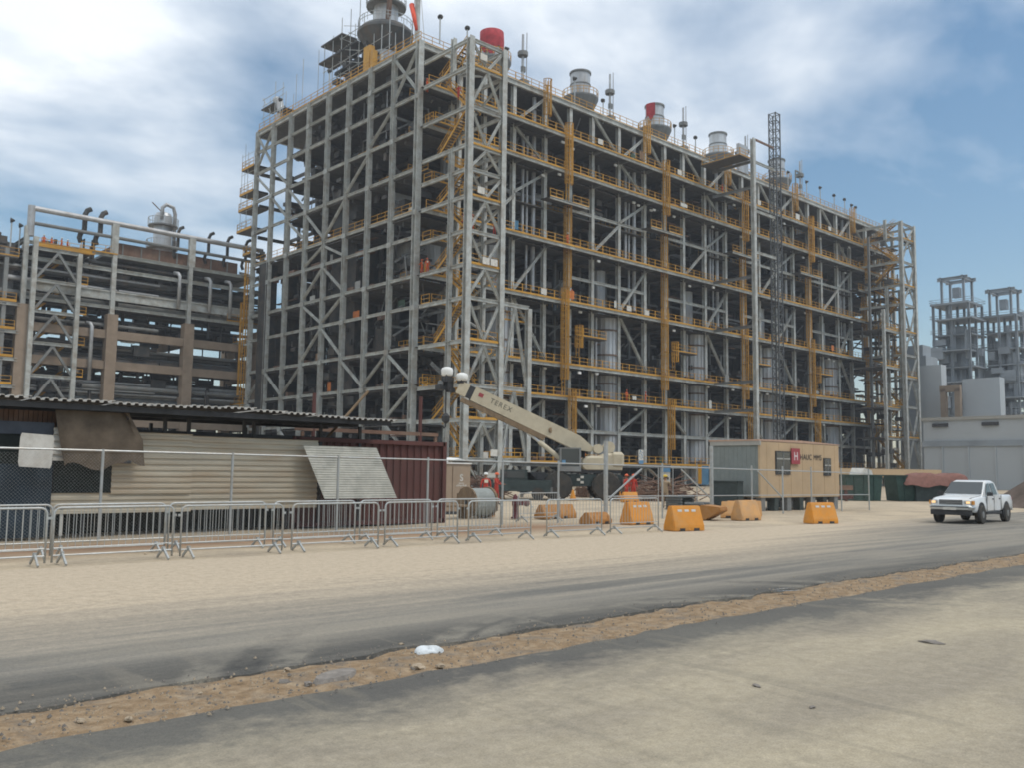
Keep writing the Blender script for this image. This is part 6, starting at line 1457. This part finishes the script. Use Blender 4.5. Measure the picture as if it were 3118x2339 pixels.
def person(label, loc, rz, pose='stand', cm=coverall, helm=helm_w, patch=True, group='workers on the module'):
    key = (pose, cm.name)
    if key not in BODY: BODY[key] = body_mesh(pose, cm)
    t = thing('person', label, 'person', loc, R(rz), group)
    for n_, me in (('body', BODY[key]), ('face', FACE)): put(n_, me, t)
    h_ = put('helmet', HELM[helm.name], t); h_.location = (0, -.015, 1.685)
    if patch: put('back_patch', pt, t)
    return t
G2 = 'workers in the yard'
person('worker in orange coveralls beside the near module corner just under the roof', (62.9, 84.4, 46.9), 40, 'reach', coverall, helm_o)
person('worker in red coveralls on the upper flight of the near stair tower', (63.4, 79.0, 44.6), -60, 'walk', coverred, helm_w)
person('left one of two workers in orange beside the module corner column at mid height', (62.7, 84.3, 24.8), 200, 'reach', coverall, helm_o)
person('right one of two workers in orange beside the module corner column at mid height', (62.7, 83.3, 24.8), 150, 'stand', coverall, helm_o)
person('worker in dark red on the stair tower landing below the middle', (63.4, 77.5, 29.6), 60, 'walk', coverred, helm_o)
person('worker in red with a pale back patch at the stair tower front railing', (66.7, 76.1, 28.7), 200, 'reach', coverred, helm_w)
person('worker in orange behind the left front column of the stair tower', (63.5, 76.2, 28.7), 170, 'stand', coverall, helm_o)
person('worker in orange walking on the deck just right of the stair tower', (74.2, 83.9, 24.8), 90, 'walk', coverall, helm_o)
person('worker in orange on the deck beside the first caged ladder', (87.6, 83.9, 24.8), 60, 'reach', coverall, helm_o)
person('worker in orange standing on the deck above the first caged ladder', (86.7, 83.9, 32.5), 0, 'stand', coverall, helm_w)
person('left one of two workers in orange on the lower deck above the crane', (99.0, 83.9, 11.9), 0, 'stand', coverall, helm_o)
person('right one of two workers in orange on the lower deck above the crane', (103.2, 83.9, 11.9), 30, 'reach', coverall, helm_o)
person('tiny worker in red under the roof right of the grey support post', (123.5, 84.2, 47.7), 10, 'stand', coverred, helm_o)
for i, (x, w) in enumerate(((33.9, 'first'), (35.0, 'second'), (36.1, 'third'), (37.0, 'fourth'))):
    person(w + ' from the left of four workers in orange on top of the braced tower', (x, 129.6+.5*(i % 2), 30.8), 30*i, ('stand', 'reach', 'walk', 'stand')[i], coverall, helm_w, group='workers on the braced tower')
person('worker in red just right of the portable toilet, nearer to it', (32.6, 37.6, 0), 150, 'stand', coverred, helm_w, group=G2)
person('worker in red with an orange helmet right of the portable toilet', (34.0, 38.3, 0), 30, 'reach', coverred, helm_o, group=G2)
person('left of two red helmeted workers behind the far orange barrier', (46.35, 39.3, 0), 10, 'stand', coverred, helm_o, group=G2)
person('right of two red helmeted workers behind the far orange barrier', (46.95, 39.2, 0), -20, 'stand', coverred, helm_o, group=G2)
person('worker in a tan shirt and yellow helmet left of the cabin', (39.3, 30.6, 0), 120, 'reach', covertan, helm_y, patch=False, group=G2)

# ------------------------------------------------------------------ litter
b = MB(); pts = []; nb_ = 14
for i in range(nb_+1):
    for j in range(8):
        a = 2*math.pi*i/nb_; t_ = j/7; r_ = (.21+.05*math.sin(2*a+.4)+.03*math.sin(5*a))*math.cos(t_*math.pi/2)**.7; pts.append((r_*math.cos(a)*1.15, r_*math.sin(a)*.62, .13*math.sin(t_*math.pi/2)*(1+.35*math.cos(2*a))+.02*math.sin(4*a+3*t_)))
b.poly(pts, [(8*i+j, 8*i+8+j, 8*i+9+j, 8*i+j+1) for i in range(nb_) for j in range(7)])
bag = b.build('plastic_bag', bagm, smooth=True); bag.location = (5.86, 7.62, .0); bag.scale = (.55, .52, .42); bag.rotation_euler = (0, 0, R(-35)); tag(bag, 'crumpled white plastic bag lying on the earth median', 'plastic bag')
lt = MB().poly([(-.28, -.02, .02), (.05, -.05, .05), (.30, 0, .015), (.02, .06, .03)], [(0, 1, 3), (1, 2, 3)]).poly([(-.28, -.02, .0), (.05, -.05, .0), (.30, 0, .0), (.02, .06, .0)], [(0, 3, 1), (1, 3, 2)]).build('paper_litter', bagm); lt.location = (13.3, 7.95, .02); lt.rotation_euler = (0, 0, R(-25)); tag(lt, 'thin strip of white litter on the median farther right than the bag', 'litter')
rp = MB().lathe([(.02, 0), (.30, .02), (.26, .1), (.03, .13)], (0, 0, 0), 14).build('grey_patch', stone_d); rp.location = (4.55, 7.28, -.02); rp.rotation_euler = (0, 0, .4); rp.scale = (1.0, .45, .5); tag(rp, 'flat grey slab of broken asphalt in the median left of the bag', 'asphalt slab')
for i, (x, y, s_, lab) in enumerate(((6.9, 3.9, .03, 'dark crumb on the near road, left of the middle'), (7.2, 4.6, .04, 'dark crumb on the near road, farther right of the middle'), (10.6, 4.5, .10, 'flat dark clod on the near road at the right'))):
    o = put('stone', STONE[1 if i < 2 else 3], loc=(x, y, .012), rot=(0, 0, i)); o.scale = (s_*1.6, s_, s_*.5); tag(o, lab, 'stone', 'stones on the ground')

# ------------------------------------------------------------------ haze
hz = bpy.data.materials.new('haze'); hz.use_nodes = True; t = hz.node_tree; t.nodes.clear()
pv = N(t, 'ShaderNodeVolumePrincipled'); pv.inputs['Color'].default_value = (.86, .92, 1, 1); pv.inputs['Density'].default_value = .00048; pv.inputs['Anisotropy'].default_value = .2
ou = N(t, 'ShaderNodeOutputMaterial'); L(t, pv.outputs[0], ou.inputs['Volume'])
h_ = MB().box((0, 0, 40.0), (1440, 1440, 82.4)).build('haze', hz); h_['kind'] = 'stuff'; h_['label'] = 'thin pale haze in the air over the site'
SC.cycles.volume_step_rate = 5; SC.cycles.volume_max_steps = 16
